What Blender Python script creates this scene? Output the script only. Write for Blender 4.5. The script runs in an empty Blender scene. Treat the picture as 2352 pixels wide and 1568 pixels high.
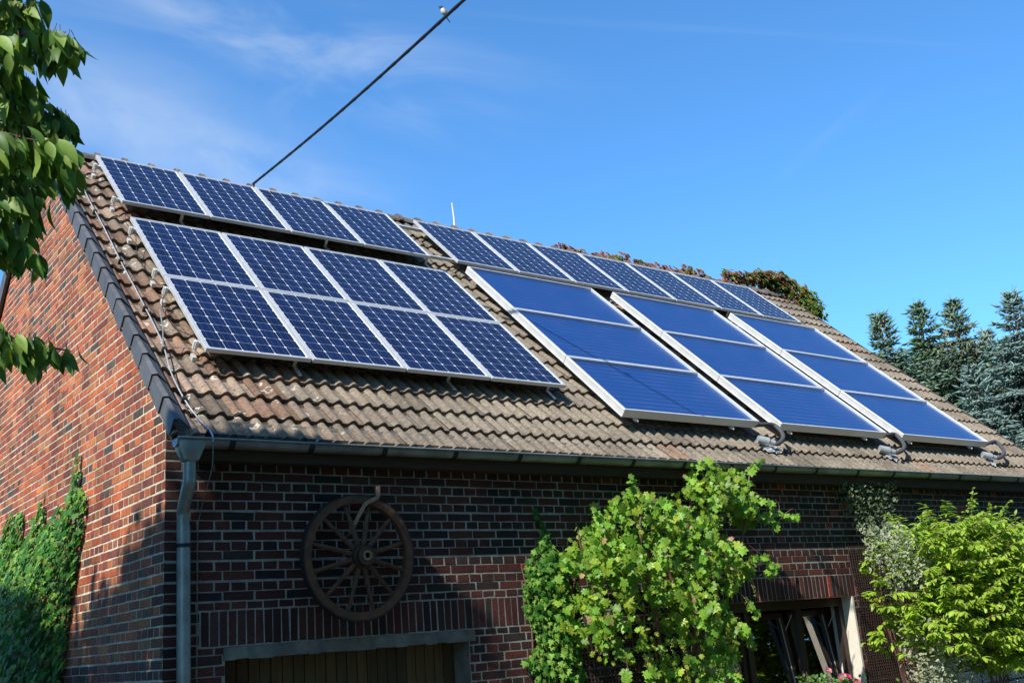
import bpy, math, random
import numpy as np
from mathutils import Vector, Matrix
random.seed(7); rng=np.random.default_rng(11)
scn=bpy.context.scene; COL=scn.collection
H=7.55
# ------------------------------------------------------------------ calibrated camera
def rodr(r):
    a=np.linalg.norm(r); k=r/a; K=np.array([[0,-k[2],k[1]],[k[2],0,-k[0]],[-k[1],k[0],0]])
    return np.eye(3)+math.sin(a)*K+(1-math.cos(a))*K@K
RM=rodr(np.array([1.225537,-0.476343,0.500235])); CAM=np.array([-3.28014,-12.01537,-5.93725])+np.array([0,0,H])
FPX=2416.117; PITCH=0.752677; CP,SP=math.cos(PITCH),math.sin(PITCH)
def ray(x,y):
    q=RM.T@np.array([x-1176.,y-784.,FPX]); return q/np.linalg.norm(q)
def onpl(x,y,n,k):            # where the sight line of a photo point meets the plane n.P=k
    r=ray(x,y); n=np.array(n,float); return CAM+(k-n@CAM)/(n@r)*r
def RF(u,v,o=0): return (u, v*CP-o*SP, v*SP+o*CP+H)      # roof frame: along eave, up slope, off the roof
def roofpt(x,y,o):
    n=np.array([0,-SP,CP]); P=onpl(x,y,n,o+CP*H); return np.array(P)
NR=np.array([0,-SP,CP])
# ------------------------------------------------------------------ helpers
class MB:
    def __init__(s,tf=None): s.v=[];s.f=[];s.c=[];s.tf=tf
    def pv(s,p):
        s.v.append(tuple(s.tf(*p)) if s.tf else tuple(p)); return len(s.v)-1
    def face(s,idx,c=(1,1,1)): s.f.append(tuple(idx)); s.c.append(c)
    def poly(s,pts,c=(1,1,1)): s.face([s.pv(p) for p in pts],c)
    def hexa(s,P,c=(1,1,1)):
        i=[s.pv(p) for p in P]
        for q in ((3,2,1,0),(4,5,6,7),(0,1,5,4),(1,2,6,5),(2,3,7,6),(3,0,4,7)): s.face([i[k] for k in q],c)
    def box(s,a,b,c=(1,1,1)):
        (x0,y0,z0),(x1,y1,z1)=a,b
        s.hexa([(x0,y0,z0),(x1,y0,z0),(x1,y1,z0),(x0,y1,z0),(x0,y0,z1),(x1,y0,z1),(x1,y1,z1),(x0,y1,z1)],c)
    def tube(s,pts,r,n=8,c=(1,1,1),cap=True):
        pts=[Vector(p) for p in pts]; rings=[]; up=None
        rr=r if hasattr(r,'__len__') else [r]*len(pts)
        for i,p in enumerate(pts):
            t=(pts[min(i+1,len(pts)-1)]-pts[max(i-1,0)]).normalized()
            if up is None: up=t.orthogonal().normalized()
            up=(up-t*up.dot(t)).normalized(); b=t.cross(up)
            rings.append([s.pv(p+(up*math.cos(2*math.pi*k/n)+b*math.sin(2*math.pi*k/n))*rr[i]) for k in range(n)])
        for a,b in zip(rings,rings[1:]):
            for k in range(n): s.face((a[k],a[(k+1)%n],b[(k+1)%n],b[k]),c)
        if cap: s.face(rings[0][::-1],c); s.face(rings[-1],c)
    def build(s,name,mat,parent=None,smooth=False,bevel=0):
        me=bpy.data.meshes.new(name); me.from_pydata(s.v,[],s.f); me.update()
        ca=me.color_attributes.new('tint','FLOAT_COLOR','CORNER')
        arr=np.ones((len(me.loops),4),np.float32)
        cnt=np.array([len(f) for f in s.f]); arr[:,:3]=np.repeat(np.array(s.c,np.float32),cnt,axis=0)
        ca.data.foreach_set('color',arr.ravel())
        if smooth: me.polygons.foreach_set('use_smooth',[True]*len(me.polygons))
        me.materials.append(mat)
        o=bpy.data.objects.new(name,me); COL.objects.link(o); o.parent=parent
        if smooth:
            try: me.set_sharp_from_angle(angle=math.radians(40))
            except Exception: pass
        if bevel:
            m=o.modifiers.new('b','BEVEL'); m.width=bevel; m.segments=2; m.limit_method='ANGLE'
        return o
def tag(o,label,cat,group=None,kind=None):
    if label: o['label']=label
    if cat: o['category']=cat
    if group: o['group']=group
    if kind: o['kind']=kind
    return o
def empty(name,label,cat,group=None):
    o=bpy.data.objects.new(name,None); o.empty_display_size=.2; COL.objects.link(o); return tag(o,label,cat,group)
def smoothpath(pts,n=8):
    P=[Vector(p) for p in pts]; out=[]
    for i in range(len(P)-1):
        a=P[max(i-1,0)];b=P[i];c=P[i+1];d=P[min(i+2,len(P)-1)]
        for k in range(n):
            t=k/n; out.append(0.5*((2*b)+(c-a)*t+(2*a-5*b+4*c-d)*t*t+(3*b-a-3*c+d)*t**3))
    out.append(P[-1]); return out
# leaves in bulk
def leafobj(name,tm,P,T,N,S,tint,mat,parent):
    tv,tf=tm; tv=np.array(tv,float); tf=np.array(tf,int); n=len(P)
    P=np.array(P);T=np.array(T);N=np.array(N);S=np.array(S)
    T/=np.linalg.norm(T,axis=1)[:,None]; N=N-T*(N*T).sum(1)[:,None]; N/=np.linalg.norm(N,axis=1)[:,None]+1e-9
    B=np.cross(T,N)
    V=P[:,None]+S[:,None,None]*(tv[None,:,0,None]*B[:,None]+tv[None,:,1,None]*T[:,None]+tv[None,:,2,None]*N[:,None])
    F=(tf[None]+np.arange(n)[:,None,None]*len(tv)).reshape(-1,tf.shape[1])
    me=bpy.data.meshes.new(name)
    me.vertices.add(n*len(tv)); me.vertices.foreach_set('co',V.reshape(-1).astype(np.float32))
    k=F.shape[1]; me.loops.add(F.size); me.polygons.add(len(F))
    me.loops.foreach_set('vertex_index',F.ravel().astype(np.int32))
    me.polygons.foreach_set('loop_start',(np.arange(len(F))*k).astype(np.int32))
    me.polygons.foreach_set('loop_total',np.full(len(F),k,np.int32))
    me.update(calc_edges=True); me.validate()
    ca=me.color_attributes.new('tint','FLOAT_COLOR','POINT')
    arr=np.ones((n*len(tv),4),np.float32); tint=np.array(tint,np.float32)
    if tint.ndim==2: tint=np.repeat(tint[:,None],len(tv),axis=1)
    arr[:,:3]=tint.reshape(-1,3); ca.data.foreach_set('color',arr.ravel())
    me.materials.append(mat); o=bpy.data.objects.new(name,me); COL.objects.link(o); o.parent=parent; return o
def inpoly(x,z,poly):
    r=False;n=len(poly)
    for i in range(n):
        x1,z1=poly[i];x2,z2=poly[(i+1)%n]
        if (z1>z)!=(z2>z) and x<(x2-x1)*(z-z1)/(z2-z1)+x1: r=not r
    return r
def edgedist(x,z,poly):
    d=9
    for i in range(len(poly)):
        a=np.array(poly[i]);b=np.array(poly[(i+1)%len(poly)]);p=np.array((x,z))
        t=np.clip(((p-a)@(b-a))/((b-a)@(b-a)+1e-9),0,1); d=min(d,np.linalg.norm(p-a-t*(b-a)))
    return d
def sample(poly,n):
    xs=[p[0] for p in poly];zs=[p[1] for p in poly];out=[]
    while len(out)<n:
        x=random.uniform(min(xs),max(xs));z=random.uniform(min(zs),max(zs))
        if inpoly(x,z,poly): out.append((x,z))
    return out
# ------------------------------------------------------------------ materials
def newmat(name):
    m=bpy.data.materials.new(name); m.use_nodes=True; nt=m.node_tree
    return m,nt,nt.nodes['Principled BSDF'],nt.nodes,nt.links
def simple(name,col,rough=.6,metal=0,noise=0,nscale=20,bump=0,spec=.5,usetint=False,stretch=None):
    m,nt,b,N,L=newmat(name)
    b.inputs['Base Color'].default_value=(*col,1); b.inputs['Roughness'].default_value=rough; b.inputs['Metallic'].default_value=metal
    b.inputs['Specular IOR Level'].default_value=spec
    src=None
    tc=N.new('ShaderNodeTexCoord'); mp=N.new('ShaderNodeMapping'); L.new(tc.outputs['Object'],mp.inputs[0])
    if stretch: mp.inputs['Scale'].default_value=stretch
    if usetint:
        a=N.new('ShaderNodeVertexColor'); a.layer_name='tint'; src=a.outputs['Color']
        mx=N.new('ShaderNodeMix'); mx.data_type='RGBA'; mx.blend_type='MULTIPLY'; mx.inputs[0].default_value=1
        mx.inputs[6].default_value=(*col,1); L.new(src,mx.inputs[7]); src=mx.outputs[2]
    if noise:
        n=N.new('ShaderNodeTexNoise'); n.inputs['Scale'].default_value=nscale; n.inputs['Detail'].default_value=8; n.inputs['Roughness'].default_value=.65
        L.new(mp.outputs[0],n.inputs['Vector'])
        mr=N.new('ShaderNodeMapRange'); mr.inputs[1].default_value=.3; mr.inputs[2].default_value=.7; mr.inputs[3].default_value=1-noise; mr.inputs[4].default_value=1+noise
        L.new(n.outputs[0],mr.inputs[0])
        mx=N.new('ShaderNodeMix'); mx.data_type='RGBA'; mx.blend_type='MULTIPLY'; mx.inputs[0].default_value=1
        if src: L.new(src,mx.inputs[6])
        else: mx.inputs[6].default_value=(*col,1)
        L.new(mr.outputs[0],mx.inputs[7]); src=mx.outputs[2]
        if bump:
            bp=N.new('ShaderNodeBump'); bp.inputs['Strength'].default_value=bump; bp.inputs['Distance'].default_value=.01
            L.new(n.outputs[0],bp.inputs['Height']); L.new(bp.outputs[0],b.inputs['Normal'])
        mr2=N.new('ShaderNodeMapRange'); mr2.inputs[3].default_value=max(0,rough-.12); mr2.inputs[4].default_value=min(1,rough+.15)
        L.new(n.outputs[0],mr2.inputs[0]); L.new(mr2.outputs[0],b.inputs['Roughness'])
    if src: L.new(src,b.inputs['Base Color'])
    return m
def leafmat(name,col=(1,1,1),rough=.45,trans=.35,spec=.4,tcol=(1.3,1.35,.5)):
    m,nt,b,N,L=newmat(name); a=N.new('ShaderNodeVertexColor'); a.layer_name='tint'
    mx=N.new('ShaderNodeMix'); mx.data_type='RGBA'; mx.blend_type='MULTIPLY'; mx.inputs[0].default_value=1; mx.inputs[6].default_value=(*col,1)
    L.new(a.outputs['Color'],mx.inputs[7])
    tc=N.new('ShaderNodeTexCoord'); n=N.new('ShaderNodeTexNoise'); n.inputs['Scale'].default_value=35; L.new(tc.outputs['Object'],n.inputs['Vector'])
    mr=N.new('ShaderNodeMapRange'); mr.inputs[3].default_value=.7; mr.inputs[4].default_value=1.3; L.new(n.outputs[0],mr.inputs[0])
    m2=N.new('ShaderNodeMix'); m2.data_type='RGBA'; m2.blend_type='MULTIPLY'; m2.inputs[0].default_value=1; L.new(mx.outputs[2],m2.inputs[6]); L.new(mr.outputs[0],m2.inputs[7])
    L.new(m2.outputs[2],b.inputs['Base Color']); b.inputs['Roughness'].default_value=rough; b.inputs['Specular IOR Level'].default_value=spec
    t=N.new('ShaderNodeBsdfTranslucent'); m3=N.new('ShaderNodeMix'); m3.data_type='RGBA'; m3.blend_type='MULTIPLY'; m3.inputs[0].default_value=1; m3.inputs[7].default_value=(*tcol,1)
    L.new(m2.outputs[2],m3.inputs[6]); L.new(m3.outputs[2],t.inputs[0])
    ms=N.new('ShaderNodeMixShader'); ms.inputs[0].default_value=trans; L.new(b.outputs[0],ms.inputs[1]); L.new(t.outputs[0],ms.inputs[2])
    L.new(ms.outputs[0],N['Material Output'].inputs[0]); return m
M={}
M['brick']=simple('brick',(1,1,1),.75,noise=.38,nscale=38,bump=.5,usetint=True,spec=.3)
def stain(m,scale,lo,hi,stretch):
    nt=m.node_tree; N=nt.nodes; L=nt.links; bs=N['Principled BSDF']; src=bs.inputs['Base Color'].links[0].from_socket
    tc=N.new('ShaderNodeTexCoord'); mp=N.new('ShaderNodeMapping'); mp.inputs['Scale'].default_value=stretch; L.new(tc.outputs['Object'],mp.inputs[0])
    n=N.new('ShaderNodeTexNoise'); n.inputs['Scale'].default_value=scale; n.inputs['Detail'].default_value=6; n.inputs['Roughness'].default_value=.6; L.new(mp.outputs[0],n.inputs['Vector'])
    mr=N.new('ShaderNodeMapRange'); mr.inputs[1].default_value=.35; mr.inputs[2].default_value=.65; mr.inputs[3].default_value=lo; mr.inputs[4].default_value=hi; L.new(n.outputs[0],mr.inputs[0])
    mx=N.new('ShaderNodeMix'); mx.data_type='RGBA'; mx.blend_type='MULTIPLY'; mx.inputs[0].default_value=1; L.new(src,mx.inputs[6]); L.new(mr.outputs[0],mx.inputs[7]); L.new(mx.outputs[2],bs.inputs['Base Color'])
stain(M['brick'],1.6,.62,1.22,(1,1,.55))
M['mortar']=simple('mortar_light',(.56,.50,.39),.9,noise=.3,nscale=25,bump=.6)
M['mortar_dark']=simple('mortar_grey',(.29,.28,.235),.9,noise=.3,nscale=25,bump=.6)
M['concrete']=simple('concrete',(.17,.155,.125),.9,noise=.35,nscale=9,bump=.6)
M['render']=simple('cream_render',(.62,.57,.48),.9,noise=.08,nscale=12,bump=.2)
M['slate']=simple('slate',(.085,.085,.088),.55,noise=.3,nscale=9,bump=.25,usetint=True)
M['zinc']=simple('zinc',(.27,.29,.28),.42,metal=.45,noise=.3,nscale=6)
M['zincdark']=simple('zinc_strap',(.025,.025,.025),.6,metal=.3,noise=.2)
M['alu']=simple('aluminium',(.56,.57,.57),.42,metal=.3,noise=.08,nscale=8)
M['alubox']=simple('brushed_aluminium',(.72,.72,.70),.45,metal=.35,noise=.06,nscale=6)
M['steel']=simple('galvanised_steel',(.75,.75,.72),.3,metal=.4,noise=.1)
M['wire']=simple('conductor_wire',(.62,.62,.60),.35,metal=.6,noise=.12)
M['black']=simple('black_rubber',(.012,.012,.014),.6)
M['hose']=simple('grey_hose',(.06,.062,.065),.7,noise=.2,nscale=60,bump=.3)
M['wood']=simple('weathered_wood',(.115,.05,.023),.7,noise=.5,nscale=14,bump=.5,stretch=(1,1,1))
M['iron']=simple('old_iron',(.045,.035,.03),.6,metal=.4,noise=.3)
M['hook']=simple('painted_iron',(.36,.22,.14),.6,noise=.25)
M['planks']=simple('door_planks',(.10,.062,.02),.75,noise=.4,nscale=8,bump=.3,usetint=True,stretch=(6,6,.5))
M['soffit']=simple('soffit_wood',(.055,.035,.022),.8,noise=.3,nscale=8,stretch=(.6,6,6))
M['frame']=simple('dark_frame',(.035,.018,.013),.4,noise=.2)
M['pvcwhite']=simple('sash_edge',(.5,.42,.38),.4,noise=.05)
M['room']=simple('room_wall',(.05,.045,.04),.9)
M['bark']=simple('bark',(.10,.075,.055),.9,noise=.5,nscale=16,bump=.8)
M['twig']=simple('twig',(.16,.08,.055),.7,noise=.3,nscale=30)
M['net']=simple('plastic_net',(.05,.028,.02),.6)
M['cone']=simple('cone',(.46,.27,.12),.7,noise=.3,usetint=False)
M['petal']=leafmat('rose_petal',(1,1,1),.5,.25,.3,(1,.8,.9))
M['leaf']=leafmat('leaf')
M['ivyleaf']=leafmat('ivy_leaf',rough=.5,trans=.22,spec=.18)
M['cherryleaf']=leafmat('cherry_leaf',rough=.5,trans=.3,spec=.35)
M['needle']=leafmat('needles',rough=.55,trans=.08,spec=.3,tcol=(1,1.1,.8))
M['grass']=simple('grass_ground',(.03,.045,.015),.95,noise=.5,nscale=.6,bump=.5)
# roof tiles: pale lichen rings and dots on the tile surface
def tilemat():
    m=simple('roof_tile',(1,1,1),.85,noise=.42,nscale=30,bump=.55,usetint=True,spec=.25); nt=m.node_tree; N=nt.nodes; L=nt.links; b=N['Principled BSDF']
    src=b.inputs['Base Color'].links[0].from_socket
    tc=N.new('ShaderNodeTexCoord')
    def blobs(scale,lo,hi,thr,ring):
        vo=N.new('ShaderNodeTexVoronoi'); vo.inputs['Scale'].default_value=scale
        nz=N.new('ShaderNodeTexNoise'); nz.inputs['Scale'].default_value=18; L.new(tc.outputs['Object'],nz.inputs['Vector'])
        ad=N.new('ShaderNodeVectorMath'); ad.operation='MULTIPLY_ADD'; ad.inputs[1].default_value=(.05,)*3
        L.new(nz.outputs['Color'],ad.inputs[0]); L.new(tc.outputs['Object'],ad.inputs[2]); L.new(ad.outputs[0],vo.inputs['Vector'])
        sx=N.new('ShaderNodeSeparateColor'); L.new(vo.outputs['Color'],sx.inputs[0])
        g=N.new('ShaderNodeMath'); g.operation='GREATER_THAN'; g.inputs[1].default_value=thr; L.new(sx.outputs[0],g.inputs[0])
        r1=N.new('ShaderNodeMapRange'); r1.inputs[1].default_value=hi; r1.inputs[2].default_value=hi*.8; L.new(vo.outputs['Distance'],r1.inputs[0])
        mu=N.new('ShaderNodeMath'); mu.operation='MULTIPLY'; L.new(g.outputs[0],mu.inputs[0]); L.new(r1.outputs[0],mu.inputs[1]); out=mu.outputs[0]
        if ring:
            r2=N.new('ShaderNodeMapRange'); r2.inputs[1].default_value=lo; r2.inputs[2].default_value=lo*1.25; L.new(vo.outputs['Distance'],r2.inputs[0])
            m2=N.new('ShaderNodeMath'); m2.operation='MULTIPLY'; L.new(out,m2.inputs[0]); L.new(r2.outputs[0],m2.inputs[1]); out=m2.outputs[0]
        return out
    sp=N.new('ShaderNodeSeparateXYZ'); L.new(tc.outputs['Object'],sp.inputs[0])
    lf=N.new('ShaderNodeMapRange'); lf.inputs[1].default_value=1.6; lf.inputs[2].default_value=.2; lf.inputs[3].default_value=.12; lf.inputs[4].default_value=1; L.new(sp.outputs[0],lf.inputs[0])
    big=blobs(5.0,.2,.31,.5,True); sm=blobs(10,.1,.2,.6,False); dk=blobs(14,.1,.16,.86,False)
    mx_=N.new('ShaderNodeMath'); mx_.operation='MAXIMUM'; L.new(big,mx_.inputs[0]); L.new(sm,mx_.inputs[1])
    # break up with fine noise
    n=N.new('ShaderNodeTexNoise'); n.inputs['Scale'].default_value=30; n.inputs['Detail'].default_value=4; L.new(tc.outputs['Object'],n.inputs['Vector'])
    r=N.new('ShaderNodeMapRange'); r.inputs[1].default_value=.42; r.inputs[2].default_value=.56; L.new(n.outputs[0],r.inputs[0])
    m1=N.new('ShaderNodeMath'); m1.operation='MULTIPLY'; L.new(mx_.outputs[0],m1.inputs[0]); L.new(r.outputs[0],m1.inputs[1])
    m2=N.new('ShaderNodeMath'); m2.operation='MULTIPLY'; L.new(m1.outputs[0],m2.inputs[0]); L.new(lf.outputs[0],m2.inputs[1])
    mx=N.new('ShaderNodeMix'); mx.data_type='RGBA'; mx.inputs[7].default_value=(.62,.6,.52,1); L.new(m2.outputs[0],mx.inputs[0]); L.new(src,mx.inputs[6])
    m3=N.new('ShaderNodeMath'); m3.operation='MULTIPLY'; m3.inputs[1].default_value=.75; L.new(dk,m3.inputs[0])
    mz=N.new('ShaderNodeMix'); mz.data_type='RGBA'; mz.inputs[7].default_value=(.04,.035,.03,1); L.new(m3.outputs[0],mz.inputs[0]); L.new(mx.outputs[2],mz.inputs[6])
    L.new(mz.outputs[2],b.inputs['Base Color']); return m
M['tile']=tilemat()
def pvmat():
    m,nt,b,N,L=newmat('solar_cells'); uv=N.new('ShaderNodeUVMap'); sp=N.new('ShaderNodeSeparateXYZ'); L.new(uv.outputs[0],sp.inputs[0])
    def math_(op,a,b_=None):
        n=N.new('ShaderNodeMath'); n.operation=op
        for i,x in enumerate((a,b_)):
            if x is None: continue
            if isinstance(x,(int,float)): n.inputs[i].default_value=x
            else: L.new(x,n.inputs[i])
        return n.outputs[0]
    fu=math_('FRACT',sp.outputs[0]); fv=math_('FRACT',sp.outputs[1])
    a=math_('ABSOLUTE',math_('SUBTRACT',fu,.5)); c=math_('ABSOLUTE',math_('SUBTRACT',fv,.5))
    cell=math_('MULTIPLY',math_('LESS_THAN',a,.490),math_('LESS_THAN',c,.495)); cell=math_('MULTIPLY',cell,math_('LESS_THAN',math_('ADD',a,c),.895))
    inu=math_('MULTIPLY',math_('GREATER_THAN',sp.outputs[0],0.),math_('LESS_THAN',sp.outputs[0],6.)); inv=math_('MULTIPLY',math_('GREATER_THAN',sp.outputs[1],0.),math_('LESS_THAN',sp.outputs[1],9.))
    cell=math_('MULTIPLY',cell,math_('MULTIPLY',inu,inv))
    bb=math_('MAXIMUM',math_('LESS_THAN',math_('ABSOLUTE',math_('SUBTRACT',fu,.27)),.007),math_('LESS_THAN',math_('ABSOLUTE',math_('SUBTRACT',fu,.73)),.007))
    # per-cell tone
    fl=N.new('ShaderNodeVectorMath'); fl.operation='FLOOR'; L.new(uv.outputs[0],fl.inputs[0])
    oi=N.new('ShaderNodeObjectInfo'); ad=N.new('ShaderNodeVectorMath'); ad.operation='ADD'; L.new(fl.outputs[0],ad.inputs[0]); L.new(oi.outputs['Random'],ad.inputs[1])
    wn=N.new('ShaderNodeTexWhiteNoise'); L.new(ad.outputs[0],wn.inputs[0])
    mr=N.new('ShaderNodeMapRange'); mr.inputs[3].default_value=.75; mr.inputs[4].default_value=1.3; L.new(wn.outputs[0],mr.inputs[0])
    cc=N.new('ShaderNodeMix'); cc.data_type='RGBA'; cc.blend_type='MULTIPLY'; cc.inputs[0].default_value=1; cc.inputs[6].default_value=(.004,.008,.042,1); L.new(mr.outputs[0],cc.inputs[7])
    bm=N.new('ShaderNodeMix'); bm.data_type='RGBA'; bm.inputs[7].default_value=(.09,.10,.15,1); L.new(bb,bm.inputs[0]); L.new(cc.outputs[2],bm.inputs[6])
    mx=N.new('ShaderNodeMix'); mx.data_type='RGBA'; mx.inputs[6].default_value=(.72,.74,.76,1); L.new(cell,mx.inputs[0]); L.new(bm.outputs[2],mx.inputs[7])
    L.new(mx.outputs[2],b.inputs['Base Color']); b.inputs['Roughness'].default_value=.16; b.inputs['IOR'].default_value=1.5; b.inputs['Specular IOR Level'].default_value=.32
    # dust film on the glass
    tc=N.new('ShaderNodeTexCoord'); n=N.new('ShaderNodeTexNoise'); n.inputs['Scale'].default_value=3.; n.inputs['Detail'].default_value=5; L.new(tc.outputs['Object'],n.inputs['Vector'])
    rr=N.new('ShaderNodeMapRange'); rr.inputs[3].default_value=.1; rr.inputs[4].default_value=.3; L.new(n.outputs[0],rr.inputs[0]); L.new(rr.outputs[0],b.inputs['Roughness'])
    return m
M['pv']=pvmat()
def absmat():
    m,nt,b,N,L=newmat('selective_absorber'); uv=N.new('ShaderNodeUVMap'); sp=N.new('ShaderNodeSeparateXYZ'); L.new(uv.outputs[0],sp.inputs[0])
    mu=N.new('ShaderNodeMath'); mu.operation='FRACT'; L.new(sp.outputs[1],mu.inputs[0])
    ab=N.new('ShaderNodeMath'); ab.operation='SUBTRACT'; ab.inputs[1].default_value=.5; L.new(mu.outputs[0],ab.inputs[0])
    a2=N.new('ShaderNodeMath'); a2.operation='ABSOLUTE'; L.new(ab.outputs[0],a2.inputs[0])
    lt=N.new('ShaderNodeMath'); lt.operation='LESS_THAN'; lt.inputs[1].default_value=.08; L.new(a2.outputs[0],lt.inputs[0])
    n=N.new('ShaderNodeTexNoise'); n.inputs['Scale'].default_value=2.2; n.inputs['Detail'].default_value=6
    mp=N.new('ShaderNodeMapping'); mp.inputs['Scale'].default_value=(1,.12,1); L.new(uv.outputs[0],mp.inputs[0]); L.new(mp.outputs[0],n.inputs['Vector'])
    r=N.new('ShaderNodeMapRange'); r.inputs[1].default_value=.45; r.inputs[2].default_value=.65; r.inputs[3].default_value=.35; r.inputs[4].default_value=.9; L.new(n.outputs[0],r.inputs[0])
    m1=N.new('ShaderNodeMath'); m1.operation='MULTIPLY'; L.new(lt.outputs[0],m1.inputs[0]); L.new(r.outputs[0],m1.inputs[1])
    mr=N.new('ShaderNodeMapRange'); mr.inputs[3].default_value=.88; mr.inputs[4].default_value=1.12; L.new(n.outputs[0],mr.inputs[0])
    c0=N.new('ShaderNodeMix'); c0.data_type='RGBA'; c0.blend_type='MULTIPLY'; c0.inputs[0].default_value=1; c0.inputs[6].default_value=(.007,.058,.245,1); L.new(mr.outputs[0],c0.inputs[7])
    mx=N.new('ShaderNodeMix'); mx.data_type='RGBA'; mx.inputs[7].default_value=(.13,.10,.22,1); L.new(m1.outputs[0],mx.inputs[0]); L.new(c0.outputs[2],mx.inputs[6])
    L.new(mx.outputs[2],b.inputs['Base Color']); b.inputs['Roughness'].default_value=.45; b.inputs['Metallic'].default_value=.15
    return m
M['absorber']=absmat()
def glassmat(name,tint=(1,1,1),rough=.02,fac=None):
    m,nt,b,N,L=newmat(name); N.remove(b); t=N.new('ShaderNodeBsdfTransparent'); t.inputs[0].default_value=(*tint,1); g=N.new('ShaderNodeBsdfGlossy'); g.inputs['Roughness'].default_value=rough
    lw=N.new('ShaderNodeLayerWeight'); lw.inputs[0].default_value=.5; ms=N.new('ShaderNodeMixShader')
    pw=N.new('ShaderNodeMath'); pw.operation='POWER'; pw.inputs[1].default_value=5; L.new(lw.outputs['Facing'],pw.inputs[0])
    mm=N.new('ShaderNodeMath'); mm.operation='MULTIPLY_ADD'; base_=.04 if fac is None else fac; mm.inputs[1].default_value=(1-base_)*.6; mm.inputs[2].default_value=base_; L.new(pw.outputs[0],mm.inputs[0]); L.new(mm.outputs[0],ms.inputs[0])
    L.new(t.outputs[0],ms.inputs[1]); L.new(g.outputs[0],ms.inputs[2]); L.new(ms.outputs[0],N['Material Output'].inputs[0]); return m
M['cglass']=glassmat('collector_glass',(.95,.97,.97),.06)
M['wglass']=glassmat('window_glass',(.35,.38,.36),.01,.36)
M['block']=simple('glass_block',(.03,.042,.04),.15,noise=.5,nscale=40,bump=.8,spec=.8)
stain(M['mortar'],2.2,.70,1.15,(1,1,.6)); stain(M['mortar_dark'],2.2,.65,1.2,(1,1,.6)); stain(M['tile'],1.3,.78,1.16,(1,1,1)); stain(M['concrete'],3.0,.65,1.25,(1,1,1)); stain(M['zinc'],2.0,.75,1.2,(1,1,.4))
# ------------------------------------------------------------------ SETTING
g=MB(); g.box((-150,-150,-.5),(250,250,0)); tag(g.build('ground',M['grass']),None,None,kind='structure')
y0=MB(); y0.box((-3,-11,0.004),(14,-4.1,.03)); tag(y0.build('yard_path',simple('paving',(.055,.05,.042),.9,noise=.3,nscale=5,bump=.4)),None,None,kind='structure')
# ------------------------------------------------------------------ BARN
barn=empty('brick_barn','long red brick barn with a tiled saddle roof carrying the solar panels','barn')
XG,YF,XE=-.532,-4.1,13.25          # gable face, front face, far end
TO=-.20                            # tile datum off the panel plane
RV=.475                              # ridge position up slope
YRDG=RV*CP-TO*SP; ZR=RV*SP+TO*CP+H
YB=2*YRDG-YF
def roofz(y): return ZR-abs(y-YRDG)*math.tan(PITCH)
CRS=.0768; TREF=-5.212+H
def jit(a): return random.uniform(-a,a)
gab=[(.56,.15,.062),(.52,.135,.06),(.60,.18,.075),(.44,.115,.06),(.40,.10,.058),(.30,.085,.06),(.25,.09,.07),(.44,.20,.10),(.56,.21,.09),(.33,.11,.09),(.50,.15,.07),(.36,.14,.09)]
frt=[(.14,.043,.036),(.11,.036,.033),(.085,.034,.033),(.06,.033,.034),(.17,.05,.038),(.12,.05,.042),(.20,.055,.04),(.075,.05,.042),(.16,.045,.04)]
def palette(pal,red=None):
    c=np.array(random.choice(pal))*random.uniform(.8,1.2)
    if red and random.random()<.035: c=np.array(red)
    return tuple(c)
def brick(mb,fr,s0,s1,t0,t1,c,d=.0036):
    j=.0022; j=.003; q=[(s0+jit(j),t0+jit(j)),(s1+jit(j),t0+jit(j)),(s1+jit(j),t1+jit(j)),(s0+jit(j),t1+jit(j))]; dd=d+jit(.0015); i=.0035
    cs=((s0+s1)/2,(t0+t1)/2)
    A=[mb.pv(fr(a,b,-.003)) for a,b in q]; B=[mb.pv(fr(a,b,dd-.003)) for a,b in q]
    Cc=[mb.pv(fr(a+(i if a<cs[0] else -i),b+(i if b<cs[1] else -i),dd)) for a,b in q]
    for X,Y in ((A,B),(B,Cc)):
        for k in range(4): mb.face((X[k],X[(k+1)%4],Y[(k+1)%4],Y[k]),c)
    mb.face(Cc,c)
def subtract(a,b,cuts):
    segs=[(a,b)]
    for c0,c1 in cuts:
        ns=[]
        for s in segs:
            if c1<=s[0] or c0>=s[1]: ns.append(s)
            else:
                if c0>s[0]: ns.append((s[0],c0))
                if c1<s[1]: ns.append((c1,s[1]))
        segs=ns
    return segs
def bricks(fr,s0,s1,tmin,tmax,holes,pal,top=None,start=0.,ragged=.0):
    mb=MB(); k=math.floor((tmin-TREF)/CRS)
    while TREF+k*CRS<tmax:
        t0=TREF+k*CRS+.0065; t1=t0+CRS-.013; head=(k%2==1); p=.1312 if head else .2624
        s=s0+start-(0 if head else .066)-p*(0 if not head else 0)
        wob=jit(.003)
        while s<s1:
            w=p-.0145+jit(.004); a,b=max(s,s0),min(s+w,s1)
            s+=p
            if b-a<.03: continue
            tt0,tt1=t0+wob,t1+wob
            if top and top((a+b)/2)<tt0+.01: continue
            cuts=[]; ok=True
            for h in holes:
                if tt1<=h[2] or tt0>=h[3]: continue
                if tt0>=h[2]-.02 and tt1<=h[3]+.02: cuts.append((h[0]-.006,h[1]+.006)); continue
                if not(b<=h[0] or a>=h[1]):
                    if tt0<h[2]: tt1=min(tt1,h[2]-.008)
                    else: tt0=max(tt0,h[3]+.008)
            if tt1-tt0<.015: continue
            for a2,b2 in subtract(a,b,cuts):
                if b2-a2<.025: continue
                brick(mb,fr,a2,b2,tt0,tt1,pal(a2,tt0))
        k+=1
    return mb
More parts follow.
